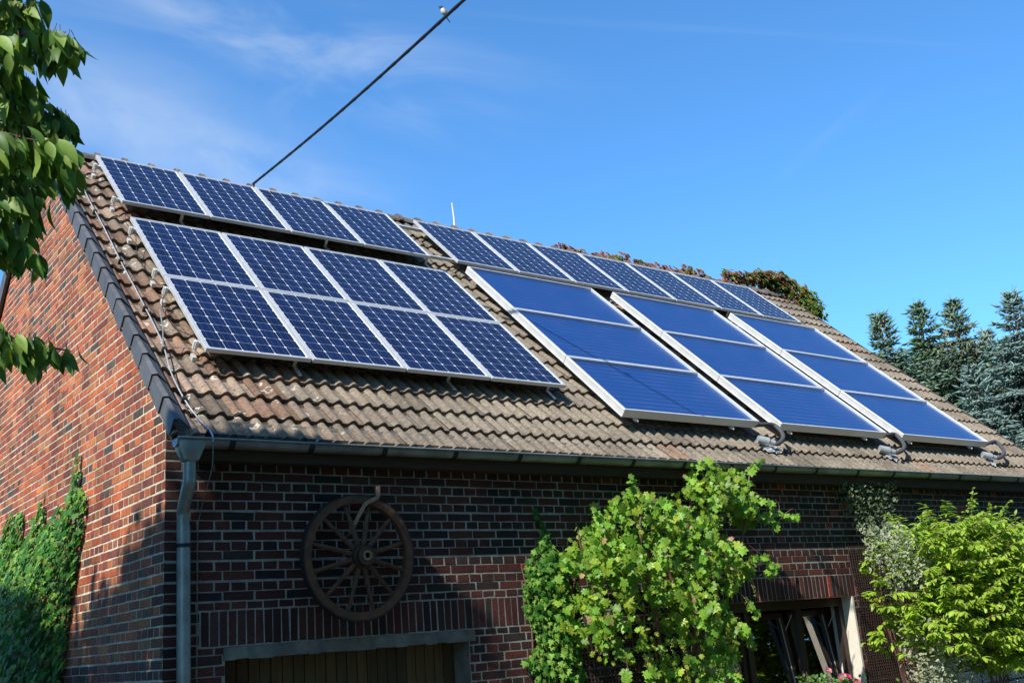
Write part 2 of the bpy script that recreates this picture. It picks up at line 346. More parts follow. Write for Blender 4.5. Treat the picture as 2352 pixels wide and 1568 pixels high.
def soldiers(mb,fr,s0,s1,t0,t1,pal,p=.0728):
    s=s0
    while s<s1-.03:
        brick(mb,fr,s,min(s+p-.010+jit(.002),s1),t0+.006+jit(.003),t1-.006,pal(s,t0)); s+=p
FF=lambda s,t,d:(s,YF-d,t)
GF=lambda s,t,d:(XG-d,-s,t)      # s=-y so the face points outward
GAR=(-.06,2.17,0,-5.85+H); WIN=(5.0,7.745,.30,-5.775+H); SOL1=(-.255,2.88,-5.845+H,-5.583+H); SOL2=(4.85,7.83,-5.775+H,-5.52+H); BLK=(9.0,11.6,.35,-6.42+H)
holes=[GAR,WIN,SOL1,SOL2,BLK]
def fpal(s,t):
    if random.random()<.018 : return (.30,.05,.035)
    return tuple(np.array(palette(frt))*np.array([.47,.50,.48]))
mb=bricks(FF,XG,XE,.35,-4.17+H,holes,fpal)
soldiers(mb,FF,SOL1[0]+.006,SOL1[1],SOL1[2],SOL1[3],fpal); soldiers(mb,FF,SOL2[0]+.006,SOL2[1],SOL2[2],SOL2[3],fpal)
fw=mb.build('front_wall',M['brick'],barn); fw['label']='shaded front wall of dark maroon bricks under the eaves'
# mortar sheet with openings
xs=sorted({XG,XE,GAR[0],GAR[1],WIN[0],WIN[1],BLK[0],BLK[1]}); zs=sorted({0,GAR[3],WIN[2],WIN[3],BLK[2],BLK[3],-4.12+H})
mo=MB(); TH=.3
for i in range(len(xs)-1):
    for j in range(len(zs)-1):
        cx=(xs[i]+xs[i+1])/2;cz=(zs[j]+zs[j+1])/2
        if any(h[0]<cx<h[1] and h[2]<cz<h[3] for h in (GAR,WIN,BLK)): continue
        mo.poly([(xs[i],YF,zs[j]),(xs[i+1],YF,zs[j]),(xs[i+1],YF,zs[j+1]),(xs[i],YF,zs[j+1])])
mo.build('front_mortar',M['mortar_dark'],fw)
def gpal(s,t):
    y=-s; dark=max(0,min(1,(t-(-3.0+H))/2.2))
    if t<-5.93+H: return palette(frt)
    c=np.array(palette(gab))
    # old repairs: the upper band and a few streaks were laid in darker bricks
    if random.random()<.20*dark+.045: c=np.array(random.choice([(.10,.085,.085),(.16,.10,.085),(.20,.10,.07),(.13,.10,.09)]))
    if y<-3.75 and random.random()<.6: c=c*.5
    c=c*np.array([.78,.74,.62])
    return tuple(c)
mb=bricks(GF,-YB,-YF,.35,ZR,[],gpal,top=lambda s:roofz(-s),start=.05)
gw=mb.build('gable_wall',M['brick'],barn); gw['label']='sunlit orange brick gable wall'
mo=MB(); mo.poly([(XG,YF,0),(XG,YF,roofz(YF)-.06),(XG,YRDG,ZR-.06),(XG,YB,roofz(YB)-.06),(XG,YB,0)])
mo.build('gable_mortar',M['mortar'],gw)
mo=MB(); e=XE; mo.poly([(e,YF,0),(e,YB,0),(e,YB,roofz(YB)-.06),(e,YRDG,ZR-.06),(e,YF,roofz(YF)-.06)],(.3,.1,.07))
mo.poly([(XG,YB,0),(XG,YB,roofz(YB)-.06),(e,YB,roofz(YB)-.06),(e,YB,0)],(.3,.1,.07)); mo.build('rear_walls',M['brick'],barn)
# roof slab (boards under the tiles), both slopes
UL,UR=-.56,13.45; VE=-6.06
sl=MB()
def slab(sign):
    def P(u,v,o):
        x,y,z=RF(u,v,o); return (x,y if sign>0 else 2*YRDG-y,z)
    pts=[(UL+.05,VE+.08,TO-.10),(UR-.05,VE+.08,TO-.10),(UR-.05,RV,TO-.10),(UL+.05,RV,TO-.10),(UL+.05,VE+.08,TO-.03),(UR-.05,VE+.08,TO-.03),(UR-.05,RV,TO-.03),(UL+.05,RV,TO-.03)]
    sl.hexa([P(*p) for p in pts])
slab(1); slab(-1); sl.build('roof_boards',M['soffit'],barn)
# tiles
def tilecol(u):
    r=max(0,min(1,(1.7-u)/2.2)); base=np.array([.208,.172,.130])
    red=np.array([.25,.135,.09]); c=base*(1-.6*r*random.random())+red*(.6*r*random.random())
    if random.random()<.02+.35*r: c=c*np.array([1.0,.80,.72])
    if random.random()<.12: c=c*.78
    return tuple(c*random.uniform(.90,1.08))
def hwave(x):
    return .036*max(0.,(math.cos(2*math.pi*(x-.085)/.15)+.45)/1.45)**.85
def tiles(sign,flat=False):
    def P(u,v,o):
        x,y,z=RF(u,v,o); return (x,y if sign>0 else 2*YRDG-y,z)
    mb=MB(P); rows=20; w=.30; ncol=int((UR-UL)/w)+1; ns=24 if not flat else 6
    for r in range(rows):
        v0=VE+r*.345
        for c in range(ncol):
            u0=UL+c*w+.0; u1=min(u0+w-.002,UR)
            if u1-u0<.05: continue
            vj=jit(.006); oj=jit(.0025); vt=min(v0+.40,RV-.01); col=tilecol(u0); th=.030; tw=jit(.002)
            A=[];B=[];Cc=[];D=[]
            for k in range(ns+1):
                u=u0+(u1-u0)*k/ns; h=hwave(u); n1=jit(.0008)
                lo=TO+h+oj+tw*(k/ns)
                A.append(mb.pv((u,v0+vj,lo+n1))); Cc.append(mb.pv((u,v0+vj+.002,lo-th))); B.append(mb.pv((u,vt,lo-.042)));
                D.append(mb.pv((u,v0+vj+.006,lo+.002)))
            dk=tuple(np.array(col)*.8)  # darker tint puts shade into the tiles' front edges
            for k in range(ns):
                mb.face((D[k],D[k+1],B[k+1],B[k]),col); mb.face((A[k],A[k+1],D[k+1],D[k]),col); mb.face((Cc[k],Cc[k+1],A[k+1],A[k]),dk)
    return mb
t=tiles(1).build('roof_tiles',M['tile'],barn); t.data.polygons.foreach_set('use_smooth',[True]*len(t.data.polygons)); t.data.set_sharp_from_angle(angle=math.radians(35))
tiles(-1,True).build('rear_roof_tiles',M['tile'],barn)
# ridge tiles
nr=0; u=UL
while u<UR-.05:
    mb=MB(); L=.36; col=tuple(np.array([.23,.19,.165])*random.uniform(.75,1.1)); n=10; rows=[]
    for (du,rad,lift) in ((0,.112,.012),(.05,.112,.012),(.055,.098,.0),(L,.092,-.004)):
        rows.append([mb.pv((u+du,YRDG+rad*1.15*math.sin(a),ZR-.045+lift+rad*math.cos(a))) for a in np.linspace(-1.75,1.75,n+1)])
    for a,b in zip(rows,rows[1:]):
        for k in range(n): mb.face((a[k],b[k],b[k+1],a[k+1]),col)
    mb.face(rows[0],tuple(np.array(col)*.6)); mb.build('ridge_tile',M['tile'],barn,smooth=True); u+=.335
# verge slates, left gable
for r in range(20):
    v0=VE+r*.345-.03; mb=MB(RF); c=(random.uniform(.85,1.15),)*3; sk=jit(.010)
    a=UL+.006+jit(.002); lo=TO-.022; hi=TO+.146
    p0=[(a-.012,v0+.045+sk,lo),(a,v0+.41,lo-.008),(a,v0+.41,hi-.03),(a-.012,v0+.045+sk,hi-.018)]
    q0=[(p[0]+.009,)+p[1:] for p in p0]; mb.hexa(p0+q0,c)
    # folded shoulder and top flange reaching the first tile roll
    mb.hexa([(a-.012,v0+.045+sk,hi-.019),(a,v0+.41,hi-.031),(a+.03,v0+.42,hi-.022),(a+.03,v0+.03+sk,hi+.0),(a-.004,v0+.045+sk,hi-.019),(a+.008,v0+.41,hi-.031),(a+.03,v0+.42,hi-.030),(a+.03,v0+.03+sk,hi-.01)],c)
    mb.hexa([(a+.03,v0+.03+sk,hi),(a+.03,v0+.42,hi-.022),(a+.125,v0+.42,hi-.085),(a+.125,v0+.03+sk,hi-.075),(a+.03,v0+.03+sk,hi-.010),(a+.03,v0+.42,hi-.030),(a+.125,v0+.42,hi-.10),(a+.125,v0+.03+sk,hi-.09)],c)
    mb.build('verge_slate',M['slate'],barn)
mb=MB(RF); mb.box((UR-.012,VE,TO-.16),(UR+.01,RV,TO+.025),(.8,.75,.7)); mb.build('verge_board',M['soffit'],barn)
mb=MB(lambda u,v,o:(lambda p:(p[0],2*YRDG-p[1],p[2]))(RF(u,v,o))); mb.box((UL-.03,VE,TO-.16),(UL+.01,RV-.02,TO+.04),(1,1,1)); mb.build('rear_verge_board',M['slate'],barn)
# soffit and fascia
mb=MB(); mb.box((-.37,YF-.172,-4.46+H),(XE+.1,YF+.02,-4.42+H)); mb.box((-.37,YF-.186,-4.47+H),(XE+.1,YF-.172,-4.26+H)); mb.build('eaves_board',M['soffit'],barn)
# gutter
GY,GR=-4.352,.064
def gz(x): return -4.330+H+(x+.58)*.0033
mb=MB(); x0,x1=-.55,13.4; n=12; xsn=np.linspace(x0,x1,60); rings=[]
for x in xsn:
    ring=[]
    for a in np.linspace(math.pi,2*math.pi,n+1): ring.append(mb.pv((x,GY+GR*math.cos(a),gz(x)+GR*math.sin(a)+jit(.0008))))
    rings.append(ring)
for a,b in zip(rings,rings[1:]):
    for k in range(n): mb.face((a[k],a[k+1],b[k+1],b[k]))
mb.face(rings[0]); mb.face(rings[-1])
mb.tube([(x,GY-GR-.004,gz(x)+.002) for x in xsn],.0095,8)
gut=mb.build('gutter',M['zinc'],barn,smooth=True); gut['label']='long half round zinc gutter with a bright front bead'
sol=gut.modifiers.new('s','SOLIDIFY'); sol.thickness=.0025
for x in [-.121,.548,1.224,1.944,2.661,3.38,4.10,4.83,5.56,6.301,7.043,7.847,8.596,9.4,10.124,10.903,11.65,12.4,13.1]:
    mb=MB(); w=.024
    for xx in (x,):
        A=[];B=[]
        for a in np.linspace(math.pi*1.02,1.98*math.pi,13):
            A.append(mb.pv((xx-w,GY+(GR+.005)*math.cos(a),gz(x)+(GR+.005)*math.sin(a)))); B.append(mb.pv((xx+w,GY+(GR+.005)*math.cos(a),gz(x)+(GR+.005)*math.sin(a))))
        for k in range(12): mb.face((A[k],A[k+1],B[k+1],B[k]))
    mb.build('gutter_strap',M['zincdark'],gut)
# downpipe with hopper
dp=MB(); z1=gz(-.45)-.02
def loft(mb,secs):
    R_=[[mb.pv(p) for p in s] for s in secs]
    for a,b in zip(R_,R_[1:]):
        n=len(a)
        for k in range(n): mb.face((a[k],b[k],b[(k+1)%n],a[(k+1)%n]))
def rsec(cx,cy,z,wx,wy,p,n=20):
    out=[]
    for k in range(n):
        a=2*math.pi*k/n; c,s=math.cos(a),math.sin(a); q=(abs(c)**p+abs(s)**p)**(-1/p); out.append((cx+wx*q*c,cy+wy*q*s,z))
    return out
loft(dp,[rsec(-.437,GY,z1+.002,.105,.072,6),rsec(-.437,GY,z1-.04,.098,.07,6),rsec(-.437,GY,z1-.14,.062,.062,4),rsec(-.437,GY,z1-.155,.05,.05,2)])
hop=dp.build('downpipe',M['zinc'],barn,smooth=True); hop['label']='grey zinc downpipe with a tapered hopper'
mb=MB(); mb.tube(smoothpath([(-.437,GY,z1-.13),(-.437,GY,z1-.27),(-.437,GY+.02,z1-.33),(-.425,GY+.15,z1-.47),(-.418,-4.175,z1-.54),(-.413,-4.17,z1-.68)],6),.047,20); mb.build('pipe_elbow',M['zinc'],hop,smooth=True)
mb=MB(); mb.tube([(-.412,-4.17,z1-.60),(-.400,-4.17,-6.1+H),(-.39,-4.17,.05)],.0505,24); mb.build('pipe_shaft',M['zinc'],hop,smooth=True)
for zz in (-5.10+H,-6.6+H):
    mb=MB(); mb.tube([(-.409,-4.17,zz-.014),(-.409,-4.17,zz+.014)],.056,20); mb.box((-.475,-4.18,zz-.012),(-.345,-4.155,zz+.012)); mb.box((-.42,-4.13,zz-.01),(-.40,-4.09,zz+.01)); mb.build('pipe_clip',M['zincdark'],hop)
# garage opening
gl=MB(); ns=24
top_=[]; xs=np.linspace(-.075,2.235,ns)
for a,b in zip(xs,xs[1:]):
    w0=jit(.006)
    gl.hexa([(a,YF-.012,-5.947+H+w0),(b,YF-.012,-5.947+H+w0),(b,YF+.28,-5.95+H),(a,YF+.28,-5.95+H),(a,YF-.010,-5.852+H),(b,YF-.010,-5.852+H),(b,YF+.28,-5.852+H),(a,YF+.28,-5.852+H)])
gl.build('garage_lintel',M['concrete'],barn)['label']='rough concrete lintel over the garage door'
mb=MB(); mb.box((2.17,YF+.001,0),(2.182,YF+.3,-5.95+H)); mb.build('garage_reveal',M['concrete'],barn)
mb=MB(); mb.box((-.072,YF+.001,0),(-.06,YF+.3,-5.95+H)); mb.build('garage_reveal',M['concrete'],barn)
gd=MB(); x=-.06
while x<2.165:
    w=.094; x1_=min(x+w,2.168); c=(random.uniform(.6,1.25),)*3; d=jit(.004); gd.box((x+.003,YF+.24+d,.02),(x1_-.003,YF+.27,-5.93+H),c); x+=w+.002
gdo=gd.build('garage_door',M['planks'],barn,bevel=.003); gdo['label']='garage door of narrow vertical brown boards'
mb=MB(); mb.box((-.06,YF+.272,0),(2.17,YF+.30,-5.93+H)); mb.build('door_backing',M['room'],gdo)
# window
wn=MB(); ZT=WIN[3]; yf=YF+.14
def bar(mb,x0,x1,z0,z1,y0=yf,y1=yf+.07): mb.box((x0,y0,z0),(x1,y1,z1))
bar(wn,5.0,7.74,ZT-.10,ZT); bar(wn,5.0,7.74,.30,.37); bar(wn,7.66,7.74,.37,ZT-.10); bar(wn,5.0,5.08,.37,ZT-.10)
for x in (5.955,6.86): bar(wn,x,x+.085,.37,ZT-.10)
wo=wn.build('window',M['frame'],barn,bevel=.004); wo['label']='dark framed three light window with two sashes tilted inward'
tilt=math.radians(8)
for i,(xa,xb,tl) in enumerate(((5.085,5.95,0),(6.045,6.855,tilt),(6.95,7.655,tilt))):
    def TF(x,y,z,tl=tl):
        zz=z-.38; return (x,yf+.03+y*math.cos(tl)+zz*math.sin(tl),.38+zz*math.cos(tl)-y*math.sin(tl))
    s=MB(TF); zt=ZT-.115
    s.box((xa,0,0.38),(xa+.065,.06,zt)); s.box((xb-.065,0,0.38),(xb,.06,zt)); s.box((xa+.065,0,zt-.065),(xb-.065,.06,zt)); s.box((xa+.065,0,0.38),(xb-.065,.06,.45))
    so=s.build('sash',M['frame'],wo,bevel=.003)
    s=MB(TF); s.poly([(xa+.06,.024,.44),(xb-.06,.024,.44),(xb-.06,.024,zt-.06),(xa+.06,.024,zt-.06)]); s.build('pane',M['wglass'],so)
    if tl:
        s=MB(TF); s.box((xb+.001,.012,0.38),(xb+.006,.05,zt)); s.box((xb-.070,-.004,0.38),(xb-.060,.001,zt-.06)); s.build('seal',M['pvcwhite'],so)
        s=MB(); s.tube([(xb-.02,yf+.05,ZT-.16),(xb-.02,yf+.17,ZT-.33)],.005,6); s.build('stay_arm',M['steel'],so)
mb=MB(); mb.box((4.99,YF,.30),(5.0,YF+.3,ZT)); mb.build('window_reveal',M['render'],barn)
mb=MB(); mb.hexa([(7.745,YF-.0085,.3),(7.775,YF-.0085,.3),(7.775,YF+.32,.3),(7.745,YF+.32,.3),(7.745,YF-.0085,ZT-.004),(7.775,YF-.0085,ZT-.004),(7.775,YF+.32,ZT-.004),(7.745,YF+.32,ZT-.004)])
mb.build('window_reveal',M['render'],barn)['label']='cream rendered window reveal in the sun'
mb=MB(); mb.box((4.9,YF-.004,ZT-.003),(7.8,YF+.3,ZT+.005)); mb.build('window_lintel',simple('rusty_steel',(.16,.05,.02),.8,noise=.3),barn)
mb=MB(); mb.box((4.9,YF-.06,.25),(7.8,YF+.14,.30)); mb.build('window_sill',M['concrete'],barn)
# dim room behind the panes, with net curtain strips
mb=MB(); a,b,c_,d_=4.9,7.9,.1,2.0
mb.poly([(a,YF+2.5,c_),(b,YF+2.5,c_),(b,YF+2.5,d_),(a,YF+2.5,d_)]); mb.poly([(b,YF+.35,c_),(b,YF+2.5,c_),(b,YF+2.5,d_),(b,YF+.35,d_)]); mb.poly([(a,YF+.35,c_),(a,YF+2.5,c_),(a,YF+2.5,d_),(a,YF+.35,d_)])
mb.poly([(a,YF+.35,d_),(b,YF+.35,d_),(b,YF+2.5,d_),(a,YF+2.5,d_)]); mb.poly([(a,YF+.35,c_),(b,YF+.35,c_),(b,YF+2.5,c_),(a,YF+2.5,c_)]); mb.build('room_shell',M['room'],wo)
mb=MB()
for (xa,xb) in ((5.2,5.9),(6.98,7.55)):
    n=40
    A=[mb.pv((xa+(xb-xa)*k/n,YF+.50+.02*math.sin(k*1.1),1.0)) for k in range(n+1)]; B=[mb.pv((xa+(xb-xa)*k/n,YF+.50+.02*math.sin(k*1.1),1.5)) for k in range(n+1)]
    for k in range(n): mb.face((A[k],A[k+1],B[k+1],B[k]))
mb.build('curtain',simple('curtain',(.12,.14,.11),.9),wo)
# glass block window
gb=MB(); gb.box((BLK[0],YF+.05,BLK[2]),(BLK[1],YF+.12,BLK[3])); go=gb.build('glass_block_window',M['mortar_dark'],barn)
nx,nz=12,4; pw=(BLK[1]-BLK[0])/nx; ph=(BLK[3]-BLK[2])/nz
for i in range(nx):
    for j in range(nz):
        mb=MB(); x=BLK[0]+i*pw; z=BLK[2]+j*ph; mb.box((x+.008,YF+.02,z+.008),(x+pw-.008,YF+.05,z+ph-.008)); mb.build('glass_block',M['block'],go,bevel=.012)
# plastic netting beside the window
def net(poly_x0,poly_x1,z0,z1,name,cell=.045,y=YF-.03):
    mb=MB()
    x=poly_x0
    while x<poly_x1:
        pts=[(x+jit(.004),y+.008*math.sin(z*7+x*3),z) for z in np.linspace(z0,z1,14)]; mb.tube(pts,.006,4,cap=False); x+=cell
    z=z0
    while z<z1:
        pts=[(xx,y+.008*math.sin(z*7+xx*3),z+jit(.003)) for xx in np.linspace(poly_x0,poly_x1,10)]; mb.tube(pts,.0055,4,cap=False); z+=cell*.72
    return mb.build(name,M['net'],None)
tag(net(7.80,8.50,.5,-5.19+H,'garden_net'),'brown plastic climbing net on the brick pier right of the window','net')
tag(net(3.15,4.6,.5,-5.95+H,'garden_net',y=YF-.035),'brown plastic climbing net low on the wall behind the grapevine','net')
# lightning conductor wire on the roof and down the wall
wr=empty('lightning_conductor','silver conductor wire running down the left roof edge and wall','conductor wire')
roofw=[(-.22,RV-.02),(-.277,-.95),(-.283,-2.0),(-.281,-2.9),(-.276,-3.6),(-.291,-4.59),(-.344,-5.15),(-.350,-5.6),(-.312,-5.90),(-.287,-6.03)]
pts=[RF(u,v,TO+.062+.008*math.sin(v*9)) for u,v in roofw]+[(-.285,GY-.06,gz(0)+.03),(-.285,GY-.08,gz(0)-.03),(-.283,GY-.05,-4.55+H),(-.281,-4.24,-4.75+H),(-.283,-4.125,-4.95+H),(-.285,-4.12,-5.2+H),(-.284,-4.12,-6.0+H),(-.283,-4.12,.1)]
nroof=len(roofw)+2
mb=MB(); mb.tube(smoothpath(pts[:nroof],5),.0065,6); mb.build('wire',M['wire'],wr,smooth=True)
mb=MB(); mb.tube(smoothpath(pts[nroof-1:],5),.004,6); mb.build('wall_wire',simple('dull_wire',(.22,.22,.21),.6,metal=.3),wr,smooth=True)
for v,u in ((-1.6,-.28),(-2.9,-.281),(-3.95,-.28),(-4.75,-.30),(-5.6,-.35),(-6.1,-.29)):
    mb=MB(RF); mb.box((u-.02,v-.012,TO+.02),(u+.02,v+.012,TO+.072)); mb.box((u-.011,v-.02,TO+.055),(u+.011,v+.02,TO+.078)); mb.build('wire_holder',M['zincdark'],wr)
mb=MB(); a=RF(-.30,-4.70,TO+.065); mb.tube([a,(a[0]-.01,a[1]-.01,a[2]+.16),(a[0]-.035,a[1],a[2]+.33)],.006,6); mb.build('air_rod',M['wire'],wr)
mb=MB(); mb.tube([RF(-.30,-4.70,TO+.065),RF(-.15,-4.69,TO+.06),RF(-.02,-4.68,TO+.07)],.005,6); mb.tube([RF(-.285,-.31,TO+.06),RF(-.15,-.28,TO+.05),RF(-.02,-.297,TO+.07)],.005,6); mb.build('cross_wire',M['wire'],wr)
mb=MB(); P0=onpl(1038,466,(0,1,0),.5); P1=onpl(1044,520,(0,1,0),.5); P1[2]-=.12
mb.tube([P1,tuple((P0+P1)/2+np.array([.012,0,0])),P0],[.018,.015,.011],8); tag(mb.build('ridge_rod',simple('white_rod',(.72,.68,.60),.5),None),'thin pale curved rod sticking up behind the ridge','lightning rod')
# ------------------------------------------------------------------ SOLAR PANELS
def add_uv(o,fn):
    me=o.data; uv=me.uv_layers.new(name='UVMap')
    for l in me.loops: uv.data[l.index].uv=fn(me.vertices[l.vertex_index].co)
def make_panel(w,h):
    root=empty('photovoltaic_module','','solar panel'); F=.030; T=.040
    loc=lambda u,v,o:(u,v*CP-o*SP,v*SP+o*CP)
    mb=MB(loc)
    mb.box((0,-F,-T),(w,0,0)); mb.box((0,-h,-T),(w,-h+F,0)); mb.box((0,-h+F,-T),(F,-F,0)); mb.box((w-F,-h+F,-T),(w,-F,0))
    mb.build('panel_frame',M['alu'],root,bevel=.0025)
    mb=MB(); c=[(F-.002,-h+F-.002,-.006),(w-F+.002,-h+F-.002,-.006),(w-F+.002,-F+.002,-.006),(F-.002,-F+.002,-.006)]
    mb.poly([loc(*p) for p in c])
    g=mb.build('cell_glass',M['pv'],root)
    ucs=(w-2*F-.016)/6; vcs=(h-2*F-.016)/9
    def fn(co):
        v=co.y*CP+co.z*SP; return ((co.x-F-.008)/ucs,(v+h-F-.008)/vcs)
    add_uv(g,fn)
    mb=MB(loc); mb.poly([(F,-h+F,-T+.004),(F,-F,-T+.004),(w-F,-F,-T+.004),(w-F,-h+F,-T+.004)]); mb.build('back_sheet',M['alubox'],root)
    return root
def copytree(o,parent=None):
    c=o.copy(); COL.objects.link(c); c.parent=parent
    for ch in list(o.children): copytree(ch,c)
    return c
ordn=['first','second','third','fourth','fifth','sixth','seventh']
def array(n,u0,du,v,w,h,labels,grp):
    proto=make_panel(w,h)
    for i in range(n):
        o=proto if i==0 else copytree(proto)
        o.location=RF(u0+i*du,v,jit(.0015)); o.rotation_euler=(jit(.0012),jit(.0012),0); o['label']=labels[i]; o['group']=grp
def lab(n,txt): return [('leftmost' if i==0 else 'rightmost' if i==n-1 else ordn[i]+' from left')+' '+txt for i in range(n)]
array(4,0,1.01,0,.992,1.49,lab(4,'of the four solar panels on the upper left, just below the ridge'),'solar panels of the upper left row')
array(4,-.017,1.0095,-1.967,.992,1.468,lab(4,'dark blue solar panel in the middle row of the left roof'),'solar panels of the left middle row')
array(4,-.017,1.0095,-3.444,.992,1.485,lab(4,'dark blue solar panel in the lowest row above bare tiles'),'solar panels of the left lowest row')
array(7,4.463,1.0497,-.027,1.033,1.444,lab(7,'of the seven solar panels above the bright blue collectors'),'solar panels of the upper right row')
# mounting rails
def rail(v,u0,u1,label,hooks,grp='panel mounting rails'):
    r=empty('mounting_rail',label,'rail',grp); mb=MB(RF); mb.box((u0,v-.02,-.085),(u1,v+.02,-.0425)); mb.build('rail_bar',M['alu'],r,bevel=.002)
    mb=MB(RF); mb.box((u0-.045,v-.045,-.10),(u0-.004,v-.005,-.02)); mb.box((u0-.05,v-.115,TO+.02),(u0-.012,v-.04,TO+.032+.03)); mb.box((u0-.035,v-.06,-.12),(u0-.03,v-.02,-.012)); mb.build('end_bracket',M['steel'],r,bevel=.003)
    for u in hooks:
        mb=MB(RF); mb.box((u-.017,v-.05,TO+.035),(u+.017,v-.043,-.05)); mb.box((u-.017,v-.22,TO+.030),(u+.017,v-.043,TO+.042)); mb.box((u-.017,v-.05,-.095),(u+.017,v+.02,-.087)); mb.build('roof_hook',M['steel'],r)
rail(-.27,-.03,11.75,'long aluminium rail just under the ridge, crossing the gap between panels',[.7,2.4,4.0,5.9,8.0,10.1])
rail(-1.33,-.03,11.75,'long aluminium rail behind the lower edge of the top panel rows',[.72,2.56,4.05,5.9,7.9,10.0])
rail(-2.20,-.03,4.05,'aluminium rail behind the upper edge of the middle panel row',[.9,2.6,3.9])
rail(-3.25,-.03,4.05,'aluminium rail behind the lower edge of the middle panel row',[.9,2.6,3.9])
rail(-3.66,-.03,4.05,'aluminium rail behind the upper edge of the lowest panel row',[.9,2.6,3.9])
rail(-4.74,-.03,4.05,'aluminium rail behind the lower edge of the lowest panel row',[.9,2.6,3.9])
# panel cables
pc=empty('panel_cable','thin dark cables looping between the solar panel rows','cable')
for pts_,r_ in (([RF(.02,-1.6,-.08),RF(.0,-1.8,TO+.07),RF(-.02,-2.0,-.1)],.004),([RF(4.04,-1.46,-.06),RF(4.2,-1.55,TO+.06),RF(4.42,-1.5,TO+.06),RF(4.6,-1.42,-.08)],.006),([RF(-.02,-2.3,-.06),RF(-.07,-2.7,TO+.06),RF(-.05,-3.1,TO+.06),RF(-.01,-3.3,-.06)],.004),([RF(-.02,-3.6,-.06),RF(-.11,-3.9,TO+.06),RF(-.09,-4.3,TO+.06),RF(-.01,-4.6,-.06)],.004)):
    mb=MB(); mb.tube(smoothpath(pts_,6),r_,6); mb.build('cable_loop',M['black'],pc)
# collectors
kv=[1.679,2.946,4.203,5.409]; ku=[4.4945,7.111,9.701]; kw=2.2; TK=.098
def make_coll(w,h,bolts):
    root=empty('solar_collector','','solar collector'); loc=lambda u,v,o:(u,v*CP-o*SP,v*SP+o*CP); F=.022
    mb=MB(loc); mb.box((0,-F,-TK),(w,0,0)); mb.box((0,-h,-TK),(w,-h+F,0)); mb.box((0,-h+F,-TK),(F,-F,0)); mb.box((w-F,-h+F,-TK),(w,-F,0))
    mb.box((F,-h+F,-TK),(w-F,-F,-TK+.01)); mb.box((-.006,-h+.004,-.022),(0,-.004,-.010)); mb.box((-.005,-h+.004,-TK),(0,-.004,-TK+.012))
    mb.box((F,-h+F,-.030),(F+.012,-F,-.004)); 
    mb.build('collector_casing',M['alubox'],root,bevel=.002)
    mb=MB(loc); mb.poly([(F,-h+F,-.034),(w-F,-h+F,-.034),(w-F,-F,-.034),(F,-F,-.034)]); a=mb.build('absorber',M['absorber'],root)
    add_uv(a,lambda co:(co.x*1.0,(co.y*CP+co.z*SP)/.098))
    mb=MB(loc); mb.poly([(F,-h+F,-.006),(w-F,-h+F,-.006),(w-F,-F,-.006),(F,-F,-.006)]); mb.build('collector_glass',M['cglass'],root)
    if bolts:
        for u in (.21,1.76):
            mb=MB(loc); mb.tube([loc_ for loc_ in ((u,-h-.0,-TK-.012),(u,-h-.05,-TK-.012))],.012,8); mb.box((u-.02,-h-.022,-TK-.03),(u+.02,-h+.02,-TK)); mb.build('fixing_bolt',M['steel'],root)
    return root
rn=['top','middle','bottom']; cn=['left','centre','right']
for j in range(3):
    h=kv[j+1]-kv[j]-.008; proto=make_coll(kw,h,j==2)
    for i in range(3):
        o=proto if i==0 else copytree(proto); o.location=RF(ku[i],-kv[j],.018); o['group']='bright blue flat solar collectors'
        o['label']=f'{rn[j]} bright blue flat collector of the {cn[i]} column of three'
M['zinc_l']=simple('pale_zinc',(.42,.45,.47),.5,metal=.4,noise=.15); M['lead']=simple('dressed_lead',(.50,.53,.56),.5,metal=.35,noise=.25,nscale=10)
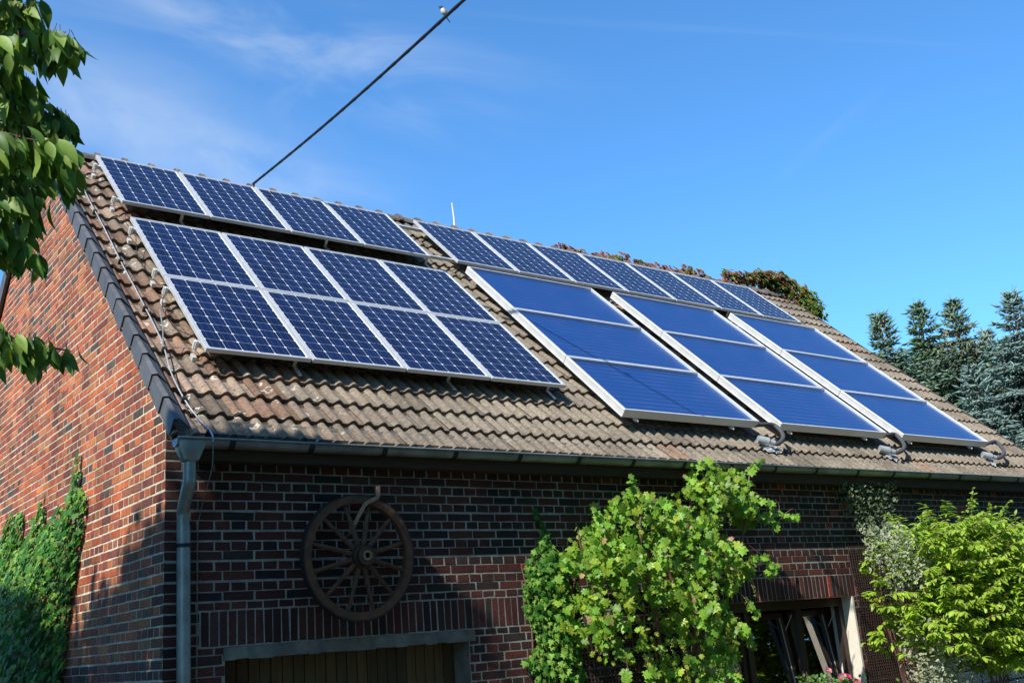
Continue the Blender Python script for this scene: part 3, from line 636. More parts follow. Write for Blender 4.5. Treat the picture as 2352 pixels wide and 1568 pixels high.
# hoses and roof sleeves
hz=[((1748,968),(1775,973),(1800,985),(1803,1003),(1788,1015),(1772,1018),(1752,1005),'hose'),]
def hose(dx,dy,u_c,label,sc=1):
    r=empty('collector_hose',label,'pipe','insulated collector hoses')
    px=lambda x,y,o: roofpt((2500+x/3.36)*.67123+dx,(1400+y/3.36)*.67123+dy,o)
    c0=RF(u_c+kw-.03,-5.38,-.05)
    if sc==1: picks=[(470,175,-.03),(560,230,-.03),(603,300,-.04),(590,355,-.07),(545,395,-.09)]
    elif sc==2: picks=[(1880,285,-.03),(1960,350,-.03),(1998,420,-.04),(1975,470,-.07),(1920,497,-.09)]
    else: picks=[(3040,370,-.03),(3110,430,-.03),(3145,490,-.04),(3125,535,-.07),(3080,560,-.09)]
    pts=[c0]+[px(*p) for p in picks]
    end=pts[-1]; ax=Vector((-.62,.0,0))+Vector((0,CP,SP))*.40+Vector(tuple(NR))*(-.10); ax.normalize()
    e1=Vector(end)+ax*.04; e2=e1+ax*.07; e3=e2+ax*.14
    mb=MB(); mb.tube(smoothpath([tuple(p) for p in pts]+[tuple(e1)],8),.027,14); mb.build('insulated_tube',M['hose'],r,smooth=True)
    mb=MB(); mb.tube([e1,e2],.032,14); mb.tube([e2,e2+ax*.005,e3],[.032,.050,.047],16); mb.build('roof_sleeve',M['zinc_l'],r,smooth=True)
    # dressed lead flashing on the tile
    cc=Vector(end)+ax*.06; U=Vector((1,0,0)); Vv=Vector((0,CP,SP)); Nn=Vector(tuple(NR)); d=(cc-Vector(RF(0,0,TO+.045))).dot(Nn)
    mb=MB(); cc2=cc-Nn*d; K=14; P_=[]
    for i in range(K+1):
        row=[]
        for j in range(9):
            u=-.10+.20*i/K; v=-.09+.13*j/8; hh=hwave(cc2.x+u)-.036+random.uniform(-.002,.006)
            row.append(mb.pv(cc2+U*(u+.02*math.sin(j*2.1))+Vv*(v+.02*math.sin(i*1.3))+Nn*hh))
        P_.append(row)
    for i in range(K):
        for j in range(8): mb.face((P_[i][j],P_[i+1][j],P_[i+1][j+1],P_[i][j+1]))
    mb.build('flashing',M['lead'],r,smooth=True)
hose(0,0,ku[0],'grey insulated hose looping into a roof sleeve at the left collector column',1)
hose(0,0,ku[1],'grey insulated hose looping into a roof sleeve at the centre collector column',2)
hose(0,0,ku[2],'grey insulated hose at the right collector column, nearest the photo edge',3)
# ------------------------------------------------------------------ WAGON WHEEL
wc=Vector((1.035,-4.235,-5.215+H)); RW=.515
wh=empty('wagon_wheel','old wooden twelve spoked wagon wheel hanging on the brick wall','wheel')
def ring(mb,r0,r1,y0,y1,n=72,wob=0):
    S=[]
    for k in range(n):
        a=2*math.pi*k/n; w=wob*math.sin(3*a)
        S.append([mb.pv((wc.x+(r+w)*math.cos(a),wc.y+y,wc.z+(r+w)*math.sin(a))) for r,y in ((r0,y0),(r1,y0),(r1,y1),(r0,y1))])
    for k in range(n):
        A,B=S[k],S[(k+1)%n]
        for j in range(4): mb.face((A[j],A[(j+1)%4],B[(j+1)%4],B[j]))
mb=MB(); ring(mb,RW-.075,RW-.012,-.03,.04,wob=.003); mb.build('felloe',M['wood'],wh,bevel=.004)
mb=MB(); ring(mb,RW-.0115,RW,-.026,.036,wob=.003); mb.build('iron_tyre',M['iron'],wh)
prof=[(.0,.032),(-.13,.032),(-.135,.055),(-.135,.074),(-.09,.082),(-.06,.092),(.0,.098),(.05,.085),(.07,.06)]
mb=MB(); n=32; R_=[]
for y,r in [(-.07,.026),(-.13,.028)]+prof[2:]: R_.append([mb.pv((wc.x+r*math.cos(2*math.pi*k/n),wc.y+y,wc.z+r*math.sin(2*math.pi*k/n))) for k in range(n)])
for a,b in zip(R_,R_[1:]):
    for k in range(n): mb.face((a[k],a[(k+1)%n],b[(k+1)%n],b[k]))
mb.face(R_[0]); hub=mb.build('hub',M['wood'],wh,smooth=True)
for y0_,y1_,r in ((-.137,-.10,.0785),(-.075,-.055,.0935)):
    mb=MB(); ring(mb,r-.006,r+.004,y0_,y1_,n=40); mb.build('hub_band',M['iron'],hub)
mb=MB(); ring(mb,.024,.040,-.150,-.133,n=32); mb.build('axle_bush',simple('worn_brass',(.35,.26,.15),.5,metal=.4),hub)
for k in range(12):
    a=math.radians(15+30*k)+jit(.01); dx,dz=math.cos(a),math.sin(a); mb=MB()
    p=[Vector((wc.x+dx*r,wc.y+y,wc.z+dz*r)) for r,y in ((.085,-.035),(.14,-.03),(.30,-.012),(RW-.07,.004))]
    mb.tube(p,[.022,.024,.018,.017],8); mb.build('spoke',M['wood'],wh,smooth=True)
# iron strap hook above the wheel
mb=MB(); hp=[Vector((1.178,-4.345,-4.645+H)),Vector((1.176,-4.345,-4.735+H)),Vector((1.10,-4.29,-4.775+H)),Vector((1.075,-4.28,-4.80+H)),Vector((1.02,-4.26,-4.90+H)),Vector((.985,-4.20,-5.02+H)),Vector((.98,-4.10,-5.04+H))]
for a,b in zip(hp,hp[1:]):
    d=(b-a).normalized(); s=d.cross(Vector((0,1,0))).normalized()*.016; nrm=Vector((0,.006,0))
    s=Vector((.016,0,.0)) if abs(d.z)>.9 else s
    mb.hexa([a-s-nrm,a+s-nrm,b+s-nrm,b-s-nrm,a-s+nrm,a+s+nrm,b+s+nrm,b-s+nrm])
tag(mb.build('iron_hook',M['hook'],None,bevel=.002),'bent pale iron strap hook above the wagon wheel','hook')
# ------------------------------------------------------------------ POWER LINE and BIRD
e0=onpl(582,422,(0,1,0),1.35); e1=onpl(1068,-2,(0,1,0),-4.8); dirv=(e1-e0)/np.linalg.norm(e1-e0)
st=e0; en=e0+dirv*26; pts=[]
mb=MB()
L0=np.linalg.norm(e1-e0)
for k in range(60):
    t=k/59*26; sag=0
    if 0<t<L0: sag=-.05*math.sin(math.pi*t/L0)
    pts.append(st+dirv*t+np.array([0,0,sag]))
pl=empty('power_line','thick black overhead cable running up from behind the ridge','cable')
mb.tube(pts,.0175,10); 
mb.build('cable_core',M['black'],pl,smooth=True)
mb=MB()
for ph in (0,math.pi):
    q=[]
    for k in range(400):
        t=k/399*14; sag=-.05*math.sin(math.pi*t/L0) if t<L0 else 0
        P=st+dirv*t+np.array([0,0,sag]); a=t*9+ph; side=np.cross(dirv,[0,0,1]); side/=np.linalg.norm(side); up=np.cross(side,dirv)
        q.append(P+(side*math.cos(a)+up*math.sin(a))*.013)
    mb.tube(q,.0065,6)
mb.build('twisted_strand',M['black'],pl)
mb=MB(); mb.tube([st+dirv*-.02,st+np.array([.02,.25,-.55]),st+np.array([.02,.3,-1.3])],.03,8); mb.build('roof_bracket',M['zincdark'],pl)
# bird: sits at the photo spot on the cable
tb=min(np.linspace(0,L0,400),key=lambda t:np.linalg.norm((lambda P:np.array([1176,784])+FPX*((RM@(P-CAM))[:2]/(RM@(P-CAM))[2])-np.array([1021,37]))(st+dirv*t)))
BP=st+dirv*tb+np.array([0,0,-.05*math.sin(math.pi*tb/L0)])
BP=Vector(BP)
bird=empty('small_bird','small pale bellied bird with dark head perched on the cable','bird'); bird.location=BP
cr=Vector(RM[0]); cu=Vector(-RM[1]); cf=Vector(RM[2])
bf=(-cr*.75+cu*.1-cf*.35); bf.z=.12; bf.normalize()      # faces up left
bs=bf.cross(Vector((0,0,1))).normalized(); bu=bs.cross(bf)
def lathe(path,n=14):
    mb=MB(); R_=[]
    for (p,rx,rz,ax) in path:
        R_.append([mb.pv(p+bs*rx*math.cos(2*math.pi*k/n)+ax*rz*math.sin(2*math.pi*k/n)) for k in range(n)])
    for a,b in zip(R_,R_[1:]):
        for k in range(n): mb.face((a[k],a[(k+1)%n],b[(k+1)%n],b[k]))
    mb.face(R_[0]); mb.face(R_[-1]); return mb
O=Vector((0,0,0)); body=[]
axis=(bf*.55+Vector((0,0,.83))).normalized(); per=bs.cross(axis).normalized()
for t,r in ((-.030,.006),(-.022,.016),(-.005,.026),(.015,.031),(.035,.028),(.048,.021),(.056,.0195),(.066,.021),(.076,.019),(.085,.010),(.087,.002)):
    body.append((axis*t+Vector((0,0,.045)),r*.95,r,per))
mbb=lathe(body)
for i in range(len(mbb.f)): pass
zs_=[np.mean([Vector(mbb.v[k]).dot(axis) for k in f]) for f in mbb.f]
mbb.c=[(.03,.035,.06) if z>.098 else ((.62,.58,.50)) for z in zs_]
mbb.build('bird_body',simple('feathers',(1,1,1),.8,noise=.15,usetint=True),bird,smooth=True)
hd=axis*.070+Vector((0,0,.045))
mb=MB(); mb.tube([hd+bf*.016,hd+bf*.034],[.005,.0008],6); mb.build('beak',M['black'],bird)
mb=MB(); tl_=-bf*.6-Vector((0,0,.75)); tl_.normalize(); a=Vector((0,0,.022)); mb.hexa([a-bs*.008,a+bs*.008,a+tl_*.085+bs*.006,a+tl_*.085-bs*.006]+[p-bf*.003 for p in (a-bs*.008,a+bs*.008,a+tl_*.085+bs*.006,a+tl_*.085-bs*.006)]); mb.build('tail',M['black'],bird)
for s_ in (-1,1):
    mb=MB(); w0=Vector((0,0,.045))+bs*.024*s_; 
    w_=[(w0+axis*.045-bf*.006,.004),(w0+axis*.02-bf*.012,.015),(w0-axis*.02-bf*.014,.011),(w0-axis*.045-bf*.014,.003)]
    R_=[[mb.pv(p+bs*r*.4*math.cos(q)+bf*r*math.sin(q)) for q in np.linspace(0,2*math.pi,9)[:-1]] for p,r in w_]
    for a_,b_ in zip(R_,R_[1:]):
        for k in range(8): mb.face((a_[k],a_[(k+1)%8],b_[(k+1)%8],b_[k]))
    mb.build('wing',simple('wing_feathers',(.12,.12,.13),.8),bird,smooth=True)
    mb=MB(); mb.tube([Vector((0,0,.03))+bs*.008*s_,Vector((0,0,.014))+bs*.008*s_],.002,5); mb.build('leg',M['black'],bird)
# ------------------------------------------------------------------ VEGETATION
def unit(a): a=np.array(a,float); return a/(np.linalg.norm(a)+1e-9)
SUNV=unit((-2.7,-1,2.74))
# leaf shapes (x across, y along from the stem, z off the blade), fans of triangles
def fan(outline,cup=-.06):
    v=[(0,.42,cup)]+[(x,y,z) for x,y,z in outline]; n=len(outline)
    return v,[(0,1+i,1+(i+1)%n) for i in range(n)]
_g=[(0,.04),(.16,-.12),(.38,-.04),(.32,.12),(.56,.20),(.66,.42),(.46,.45),(.36,.54),(.46,.78),(.26,.76),(.14,.84),(0,1.06)]
grape=[(x,y,-.10*abs(x)+.05*math.sin(i*2.3)) for i,(x,y) in enumerate(_g)]+[(-x,y,-.10*abs(x)+.05*math.sin(i*1.7)) for i,(x,y) in reversed(list(enumerate(_g[1:-1])))]
GRAPE=fan([(a,b,c) for a,b,c in grape],.05)
_i=[(0,.05),(.20,-.08),(.50,.08),(.28,.28),(.52,.52),(.20,.52),(0,1.0)]
IVY=fan([(x,y,-.08*abs(x)) for x,y in _i]+[(-x,y,-.08*abs(x)) for x,y in reversed(_i[1:-1])],.04)
def strip(ws,curl=.25,fold=.18,n=None):
    v=[];f=[];m=len(ws)
    for i,w in enumerate(ws):
        t=i/(m-1); z=-curl*t*t
        v+=[(-w,t,z+fold*w),(0,t,z),(w,t,z+fold*w)]
    for i in range(m-1):
        a=3*i
        f+=[(a,a+1,a+4),(a,a+4,a+3),(a+1,a+2,a+5),(a+1,a+5,a+4)]
    return v,f
CHERRY=strip([.012,.10,.17,.20,.195,.155,.08,.006],.34,.38)
LANCE=strip([.02,.17,.21,.145,.01],.28,.25)
SMALL=strip([.05,.24,.28,.18,.03],.1,.15)
def col(base,var=.18,n=1,hv=.1):
    b=np.array(base); k=1+rng.uniform(-var,var,(n,1)); h=1+rng.uniform(-hv,hv,(n,3)); return b*k*h
# ---- grapevine
H_=H
vp=[(3.05,-5.26),(3.29,-4.94),(3.72,-4.70),(3.91,-4.615),(4.23,-4.64),(4.31,-4.80),(4.60,-4.66),(4.80,-4.42),(4.90,-4.29),(5.10,-4.30),(5.22,-4.42),(5.50,-4.36),(5.60,-4.55),(5.67,-4.70),(5.86,-4.87),(6.02,-4.93),(5.86,-5.02),(5.58,-4.95),(5.34,-4.83),(5.12,-4.76),(5.06,-4.90),(5.25,-4.98),(5.37,-5.20),(5.55,-5.45),(5.40,-5.55),(5.10,-5.66),(5.06,-5.84),(5.22,-5.98),(5.05,-6.2),(4.97,-6.9),(4.2,-6.9),(4.10,-6.40),(3.98,-6.28),(3.86,-6.02),(3.74,-6.22),(3.52,-6.30),(3.36,-6.22),(3.24,-6.0),(3.05,-5.92),(2.96,-5.55)]
vine=empty('grapevine','large bright green grapevine climbing the wall beside the window','grapevine')
P=[];T=[];Nn=[];S_=[];C_=[]
for (x,z) in sample(vp,4700):
    d=edgedist(x,z,vp); dep=min(.42,.08+.9*d); 
    cl=math.sin(x*7.3+z*2.1)*math.sin(z*6.1-x*3)+.5*math.sin(x*15+z*11)
    if cl<-.28 and random.random()<.85: continue
    if d<.10 and x<5.4 and random.random()<.45: continue
    if z<-5.45 and math.sin(x*11+z*5)*math.sin(z*9+x*4)>.35 and random.random()<.85: continue
    if z<-5.95 and x<4.3 and random.random()<.5: continue
    y=-4.48+.0-dep*random.uniform(-.55,1.0)+.10*cl*-1
    if random.random()<.25: y=random.uniform(-4.45,-4.2)
    P.append((x,y,z+H)); T.append(unit((jit(.8),-.25+jit(.5),-1+jit(.6))))
    Nn.append(unit(np.array([-.45,-.85,.75])+rng.normal(0,.75,3))); S_.append(random.choice([.04,.055,.075,.10])*random.uniform(.8,1.15))
    r=random.random()
    if r<.02: C_.append((.42,.27,.14))
    elif r<.17: C_.append(tuple(np.array((.36,.46,.05))*random.uniform(.8,1.1)))
    else: C_.append(tuple(np.array((.185,.36,.035))*random.uniform(.6,1.25)*np.array([random.uniform(.8,1.3),1,1])))
shoots_=[]
for (x,z,dx,dz,n) in ((3.30,-4.98,-.5,.6,6),(3.75,-4.72,-.3,.8,6),(5.45,-4.42,.6,.5,6),(5.62,-4.72,.8,-.3,9),(5.85,-4.88,.9,-.1,9),(5.45,-5.30,.7,-.5,7),(5.15,-5.75,.6,-.6,6),(5.05,-6.1,.6,-.4,5),(3.05,-5.35,-.8,.1,4),(3.45,-6.25,-.2,-.9,5),(3.7,-6.25,.2,-.9,6),(4.2,-6.45,.1,-1,5),(5.5,-5.5,.8,.3,6)):
    p=np.array((x,-4.72,z+H)); d_=unit((dx,-.15,dz)); line=[tuple(p-d_*.15)]
    for j in range(n):
        d_=unit(d_+np.array([0,0,-.07])+rng.normal(0,.16,3)); p=p+d_*.036; line.append(tuple(p))
        P.append(p+rng.normal(0,.012,3)); T.append(unit(np.array((jit(.9),-.2,-.8+jit(.5))))); Nn.append(unit(np.array([-.45,-.85,.6])+rng.normal(0,.5,3))); S_.append(.10*(1-.5*j/n)*random.uniform(.8,1.1)); C_.append(tuple(np.array((.20,.37,.04))*random.uniform(.8,1.2)))
    shoots_.append(line)
leafobj('vine_leaves',GRAPE,P,T,Nn,S_,C_,M['leaf'],vine)
mb=MB()
for ln in shoots_: mb.tube(ln,.003,4)
for k in range(7):
    x=4.3+k*.12; mb.tube(smoothpath([(4.55,-4.2,.0),(4.5+jit(.2),-4.3,1.0+jit(.1)),(x+jit(.3),-4.4,2.0),(3.4+k*.33,-4.45,2.35+jit(.3)),(3.2+k*.42,-4.5,2.5+.1*k)],6),[.03-.0009*i for i in range(25)],6)
mb.tube(smoothpath([(5.6,-4.5,-4.9+H),(6.0,-4.52,-4.96+H),(6.25,-4.5,-4.85+H),(6.40,-4.48,-4.80+H)],5),.004,5); mb.tube(smoothpath([(6.05,-4.52,-4.93+H),(6.15,-4.5,-4.78+H),(6.12,-4.48,-4.70+H)],5),.003,5)
mb.tube(smoothpath([(5.45,-4.6,-5.45+H),(5.62,-4.6,-5.38+H),(5.75,-4.6,-5.40+H)],5),.003,5)
mb.build('vine_stems',M['twig'],vine)
B8=([(0,0,.5),(.5,0,0),(0,.5,0),(-.5,0,0),(0,-.5,0),(0,0,-.5)],[(0,1,2),(0,2,3),(0,3,4),(0,4,1),(5,2,1),(5,3,2),(5,4,3),(5,1,4)])
for k in range(16):
    x,z=random.choice(sample(vp,1)); y=-4.86; q=[];T2=[];N2=[];S2=[];C2=[]
    for j in range(26):
        a=random.random(); q.append((x+jit(.03)*(1-a),y+jit(.02),z+H-a*.12)); T2.append(unit(rng.normal(0,1,3))); N2.append(unit(rng.normal(0,1,3))); S2.append(.012); C2.append((.26,.36,.07))
    leafobj('grape_bunch',B8,q,T2,N2,S2,C2,M['leaf'],vine)
# ---- ivy patches hugging a wall
def ivy(name,label,poly,n,plane,size,grp=None,cols=((.045,.15,.02),(.17,.31,.05)),depth=.12,lit=.3):
    r=empty(name,label,'ivy',grp); P=[];T=[];Nn=[];S_=[];C_=[]
    for (a,z) in sample(poly,n):
        d=min(depth,.02+.5*edgedist(a,z,poly))*random.random()
        if plane=='F': P.append((a,YF-.03-d,z+H)); T.append(unit((jit(.7),-.35,-1+jit(.5)))); Nn.append(unit(np.array([-.25,-1,.45])+rng.normal(0,.32,3)))
        else: P.append((XG-.03-d,a,z+H)); T.append(unit((-.35,jit(.7),-1+jit(.5)))); Nn.append(unit(np.array([-1,-.2,.45])+rng.normal(0,.32,3)))
        S_.append(size*random.uniform(.6,1.2)); C_.append(tuple(np.array(cols[1] if random.random()<lit else cols[0])*random.uniform(.75,1.3)))
    leafobj('ivy_leaves',IVY,P,T,Nn,S_,C_,M['ivyleaf'],r)
    mb=MB()
    a0=np.mean([p[0] for p in poly])
    for k in range(6):
        a=min(p[0] for p in poly)+(max(p[0] for p in poly)-min(p[0] for p in poly))*(.1+.8*k/5); zt=max([p[1] for p in poly if abs(p[0]-a)<.5] or [poly[0][1]])
        pts=[(a0+(a-a0)*t+.04*math.sin(9*t+k),.05-.0+(zt+H-.35)*t) for t in np.linspace(0,1,12)]
        mb.tube([((p,YF-.02,q) if plane=='F' else (XG-.02,p,q)) for p,q in pts],.007,5)
    mb.build('ivy_stems',M['twig'],r); return r
ivy('wall_ivy','small leaved ivy on the front wall at the left edge of the grapevine',[(3.06,-5.02),(2.97,-5.16),(2.86,-5.25),(2.80,-5.42),(2.77,-5.72),(2.86,-5.86),(2.92,-6.02),(2.70,-6.18),(2.85,-6.25),(2.95,-6.9),(3.5,-6.9),(3.42,-6.3),(3.36,-6.0),(3.36,-5.6),(3.24,-5.2)],1300,'F',.062,lit=.55)
rr=ivy('wall_ivy','thin dark ivy shoot climbing the shaded bricks left of the grapevine',[(2.95,-4.75),(3.02,-4.78),(3.10,-4.98),(3.16,-5.10),(3.10,-5.14),(3.02,-4.98)],32,'F',.055,lit=.1,depth=.03)
gp=[(2.6,-4.55),(1.3,-4.62),(.85,-4.30),(.72,-4.16),(.62,-4.45),(.50,-4.30),(.29,-4.14),(.20,-4.60),(-.2,-4.55),(-.50,-4.30),(-.58,-4.13),(-.70,-4.55),(-.95,-4.58),(-1.14,-4.42),(-1.26,-4.36),(-1.40,-4.50),(-1.62,-4.45),(-1.78,-4.10),(-1.84,-3.94),(-1.90,-4.30),(-2.14,-4.42),(-2.08,-4.62),(-1.98,-4.80),(-1.90,-5.05),(-1.72,-5.4),(-1.62,-5.8),(-1.58,-7.3),(2.6,-7.3)]
ivy('gable_ivy','dense ivy climbing the lower left of the gable wall',gp,9500,'G',.075,lit=.40,depth=.34)
# ---- euonymus: variegated small leaves
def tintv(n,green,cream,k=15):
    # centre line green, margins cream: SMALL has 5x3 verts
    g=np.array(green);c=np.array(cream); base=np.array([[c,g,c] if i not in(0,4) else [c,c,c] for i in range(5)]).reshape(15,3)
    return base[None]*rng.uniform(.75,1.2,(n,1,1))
def euo(label,poly,n,y0,y1,green,cream):
    r=empty('euonymus',label,'shrub','variegated euonymus growing up the wall'); P=[];T=[];Nn=[];S_=[]
    for (x,z) in sample(poly,n):
        P.append((x,random.uniform(y0,y1),z+H)); T.append(unit((jit(1),-.3+jit(.8),.3+jit(1)))); Nn.append(unit(np.array([-.4,-.7,.7])+rng.normal(0,.45,3))); S_.append(.042*random.uniform(.7,1.25))
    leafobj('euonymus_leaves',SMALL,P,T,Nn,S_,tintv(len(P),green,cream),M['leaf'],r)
    mb=MB()
    for k in range(2):
        x,z=sample(poly,1)[0]; mb.tube(smoothpath([(8.55,-4.2,.0),(8.4+jit(.1),-4.2,1.0),(8.15+jit(.1),-4.22,1.9),(x,(y0+y1)/2,max(z+H,2.0))],6),.004,5)
    mb.build('euonymus_stems',M['twig'],r)
euo('shaded upper part of the variegated euonymus under the eaves',[(7.55,-4.45),(8.75,-4.42),(8.62,-4.75),(8.62,-5.0),(8.35,-5.22),(8.05,-5.12),(7.88,-4.92),(7.75,-4.68)],1000,-4.36,-4.13,(.05,.11,.05),(.26,.30,.17))  # darker leaf tints: shade under the eaves put into the colour
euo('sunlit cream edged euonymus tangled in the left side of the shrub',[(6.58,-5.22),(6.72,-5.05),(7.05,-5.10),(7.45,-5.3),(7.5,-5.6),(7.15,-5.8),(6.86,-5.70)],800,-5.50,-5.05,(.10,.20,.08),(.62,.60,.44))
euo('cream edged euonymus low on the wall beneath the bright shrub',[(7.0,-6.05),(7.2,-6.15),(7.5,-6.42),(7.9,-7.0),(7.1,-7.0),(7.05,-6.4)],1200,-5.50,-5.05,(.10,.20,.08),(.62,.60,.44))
# ---- bright shrub at the right
sp_=[(6.60,-5.80),(6.72,-5.66),(6.95,-5.58),(7.02,-5.30),(6.98,-5.10),(7.2,-5.12),(7.45,-5.08),(7.72,-4.99),(8.05,-4.95),(8.3,-4.90),(8.62,-5.0),(8.82,-4.86),(9.1,-5.02),(9.4,-5.16),(9.76,-5.08),(10.3,-5.1),(11.2,-5.3),(11.6,-6.0),(11.0,-6.6),(9.6,-6.62),(8.8,-6.64),(8.30,-6.52),(8.1,-6.38),(7.6,-6.42),(7.35,-6.38),(7.12,-6.22),(6.98,-6.02)]
sh=empty('garden_shrub','bright lime green shrub with long leaves at the lower right','shrub')
P=[];T=[];Nn=[];S_=[];C_=[]; mb=MB()
def shoot(p0,d0,L,n):
    p=np.array(p0,float); d=unit(d0); pts=[p.copy()]
    for i in range(n):
        d=unit(d+np.array([0,0,-.035])+rng.normal(0,.03,3)); p=p+d*L/n; pts.append(p.copy())
        s=unit(np.cross(d,[0,0,1])); 
        for sg in (-1,1):
            out=unit(s*sg*1.0+d*.55+np.array([0,0,-.38])+rng.normal(0,.34,3)); P.append(p+rng.normal(0,.004,3)); T.append(out); Nn.append(unit(np.array([0,0,1])*.9+SUNV*.35+rng.normal(0,.3,3)))
            S_.append(random.uniform(.07,.12)*(1 if i<n-3 else .7)); C_.append(tuple(np.array((.29,.44,.04))*random.uniform(.7,1.25) if random.random()<.85 else np.array((.33,.42,.05))))
    mb.tube(pts,[.005*(1-.7*i/len(pts)) for i in range(len(pts))],4,cap=False)
for (x,z) in sample(sp_,1500):
    if x<7.12 and random.random()<.85: continue
    y=-5.2+random.uniform(-.45,.5); shoot((x,y,z+H-.12),(jit(.9)-.15,-.45+jit(.7),.35+jit(.45)),random.uniform(.20,.42),random.randint(7,11))
for (x,z,dx,L) in ((8.80,-5.05,.02,.42),(9.14,-5.15,.06,.34),(9.05,-5.1,-.1,.2),(8.3,-5.0,-.1,.2),(7.3,-5.15,-.1,.18),(9.8,-5.25,.2,.3),(7.8,-5.08,.2,.18),(10.1,-5.2,0,.25)):
    shoot((x,-5.2,z+H),(dx,-.1,1),L,12)
leafobj('shrub_leaves',LANCE,P,T,Nn,S_,C_,M['leaf'],sh)
for k in range(8): mb.tube(smoothpath([(8.9+jit(.15),-5.1,0),(8.9+jit(.2),-5.1,.8),(7.4+k*.25,-5.1+jit(.2),1.5+jit(.2)),(7.0+k*.32,-5.2+jit(.2),2.0+jit(.2))],5),.009,5)
mb.build('shrub_stems',M['twig'],sh)
# ---- roses at the window
rs=empty('rose_bush','rose bush with pink blooms at the bottom of the window','rose bush')
P=[];T=[];Nn=[];S_=[];C_=[]; mb=MB()
ro=[(6.009,-6.515),(6.19,-6.60),(6.24,-6.585),(6.315,-6.60),(6.40,-6.67),(6.46,-6.66)]
for k in range(260):
    x=random.choice([5.68,5.75,5.95,6.1,6.25,6.4,5.85])+rng.normal(0,.06); z=-6.53-abs(rng.normal(0,.10))-(.06 if x>6.05 else 0)
    P.append((x,-4.9+jit(.15),z+H)); T.append(unit(rng.normal(0,1,3)+np.array([0,-.3,-.2]))); Nn.append(unit(np.array([-.3,-.6,.7])+rng.normal(0,.4,3))); S_.append(random.uniform(.03,.06)); C_.append(tuple(np.array((.10,.20,.04))*random.uniform(.7,1.4)))
for k in range(500):
    P.append((6.05+rng.normal(0,.3),-4.9+jit(.25),.9-abs(rng.normal(0,.35)))); T.append(unit(rng.normal(0,1,3))); Nn.append(unit(np.array([-.3,-.6,.7])+rng.normal(0,.4,3))); S_.append(random.uniform(.04,.06)); C_.append(tuple(np.array((.10,.22,.04))*random.uniform(.7,1.4)))
leafobj('rose_leaves',SMALL,P,T,Nn,S_,C_,M['leaf'],rs)
PET=strip([.12,.42,.5,.42,.15],-.45,.35)
for i,(x,z) in enumerate(ro):
    P=[];T=[];Nn=[];S_=[];C_=[]; c=np.array((x,-4.93,z+H)); ax=unit((-.25,-.8,.5)); rad=.036 if i!=4 else .03
    for j in range(26):
        a=j*2.4; lay=j/26; e1_=unit(np.cross(ax,[0,0,1])); e2_=np.cross(ax,e1_); o=math.cos(a)*e1_+math.sin(a)*e2_
        P.append(c-ax*.02+o*.006); T.append(unit(o*(.25+lay*1.1)+ax*(1.1-lay*.7))); Nn.append(unit(ax*(.3+lay)-o*.8)); S_.append(rad*(.8+.4*lay)); C_.append(tuple(np.array((.80,.30,.42) if j%3 else (.85,.55,.60))*random.uniform(.8,1.1)) if i in(0,1,2) else tuple(np.array((.75,.12,.30))*random.uniform(.8,1.1)))
    leafobj('rose_bloom',PET,P,T,Nn,S_,C_,M['petal'],rs)
    mb.tube([(x,-4.92,z+H-.02),(x+jit(.05),-4.9,z+H-.3),(6.1,-4.9,0)],.004,5)
mb.tube([(5.70,-4.9,-6.5+H),(5.75,-4.9,-6.8+H),(6.1,-4.9,0)],.004,5); mb.build('rose_stems',M['twig'],rs)
# ---- virginia creeper on the ridge
vc=empty('virginia_creeper','reddish virginia creeper spilling over the far ridge end','creeper')
P=[];T=[];Nn=[];S_=[];C_=[]
def creep(c,rad,n,red):
    for k in range(n):
        d=unit(rng.normal(0,1,3)); r=random.random()**.4; p=np.array(c)+d*np.array(rad)*r
        tip=unit(np.array([jit(.8),-.5+jit(.6),-.7+jit(.5)]))
        side=unit(np.cross(tip,[.3,-.8,.6])); cc=np.array((.30,.12,.06) if random.random()<red else (.20,.24,.045) if random.random()<.5 else (.10,.18,.035))*random.uniform(.7,1.3)
        nn=unit(np.array([-.4,-.6,.8])+rng.normal(0,.3,3))
        for a in (-.9,-.45,0,.45,.9):
            P.append(p); T.append(unit(tip*math.cos(a)+side*math.sin(a))); Nn.append(nn); S_.append(random.uniform(.07,.11)); C_.append(tuple(cc))
for x in np.arange(7.5,12.2,.16):
    h=(.05+.09*abs(math.sin(x*1.9)+.5*math.sin(x*5.3)))*(1 if x>7.8 else .5)
    if 11.45<x<11.75 or 12.0<x<12.1 or (x<9.2 and random.random()<.45) or random.random()<.15: continue
    creep((x,YRDG+.14,H+.27+h*.4),(.13,.10,.09+h*.5),24,.85)
vm_=lambda px,x:onpl(px[0],px[1],(1,0,0),x)
for px,xx,rad,n,red in (((1680,640),12.1,(.3,.15,.10),60,.5),((1712,650),12.5,(.25,.2,.13),110,.45),((1745,647),12.9,(.28,.25,.17),200,.4),((1775,655),13.2,(.3,.3,.2),230,.35),((1800,668),13.45,(.22,.3,.22),230,.3),((1828,684),13.55,(.16,.3,.2),200,.2),((1850,700),13.6,(.14,.28,.2),170,.12),((1870,720),13.6,(.12,.22,.18),130,.05),((1880,738),13.6,(.1,.2,.15),30,.05)):
    c=onpl(px[0],px[1]-11,(1,0,0),xx); creep(c,rad,n,red)
leafobj('creeper_leaves',LANCE,P,T,Nn,S_,C_,M['leaf'],vc)
mb=MB()
for k in range(6): mb.tube(smoothpath([(13.45,2.0+.1*k,.0),(13.42,1.6,2.5),(13.40,1.0,ZR-.6),(13.1-k*.3,YRDG+.15,ZR+.1),(12-k*.7,YRDG+.14,ZR+.05)],6),.01,5)
mb.build('creeper_stems',M['twig'],vc)
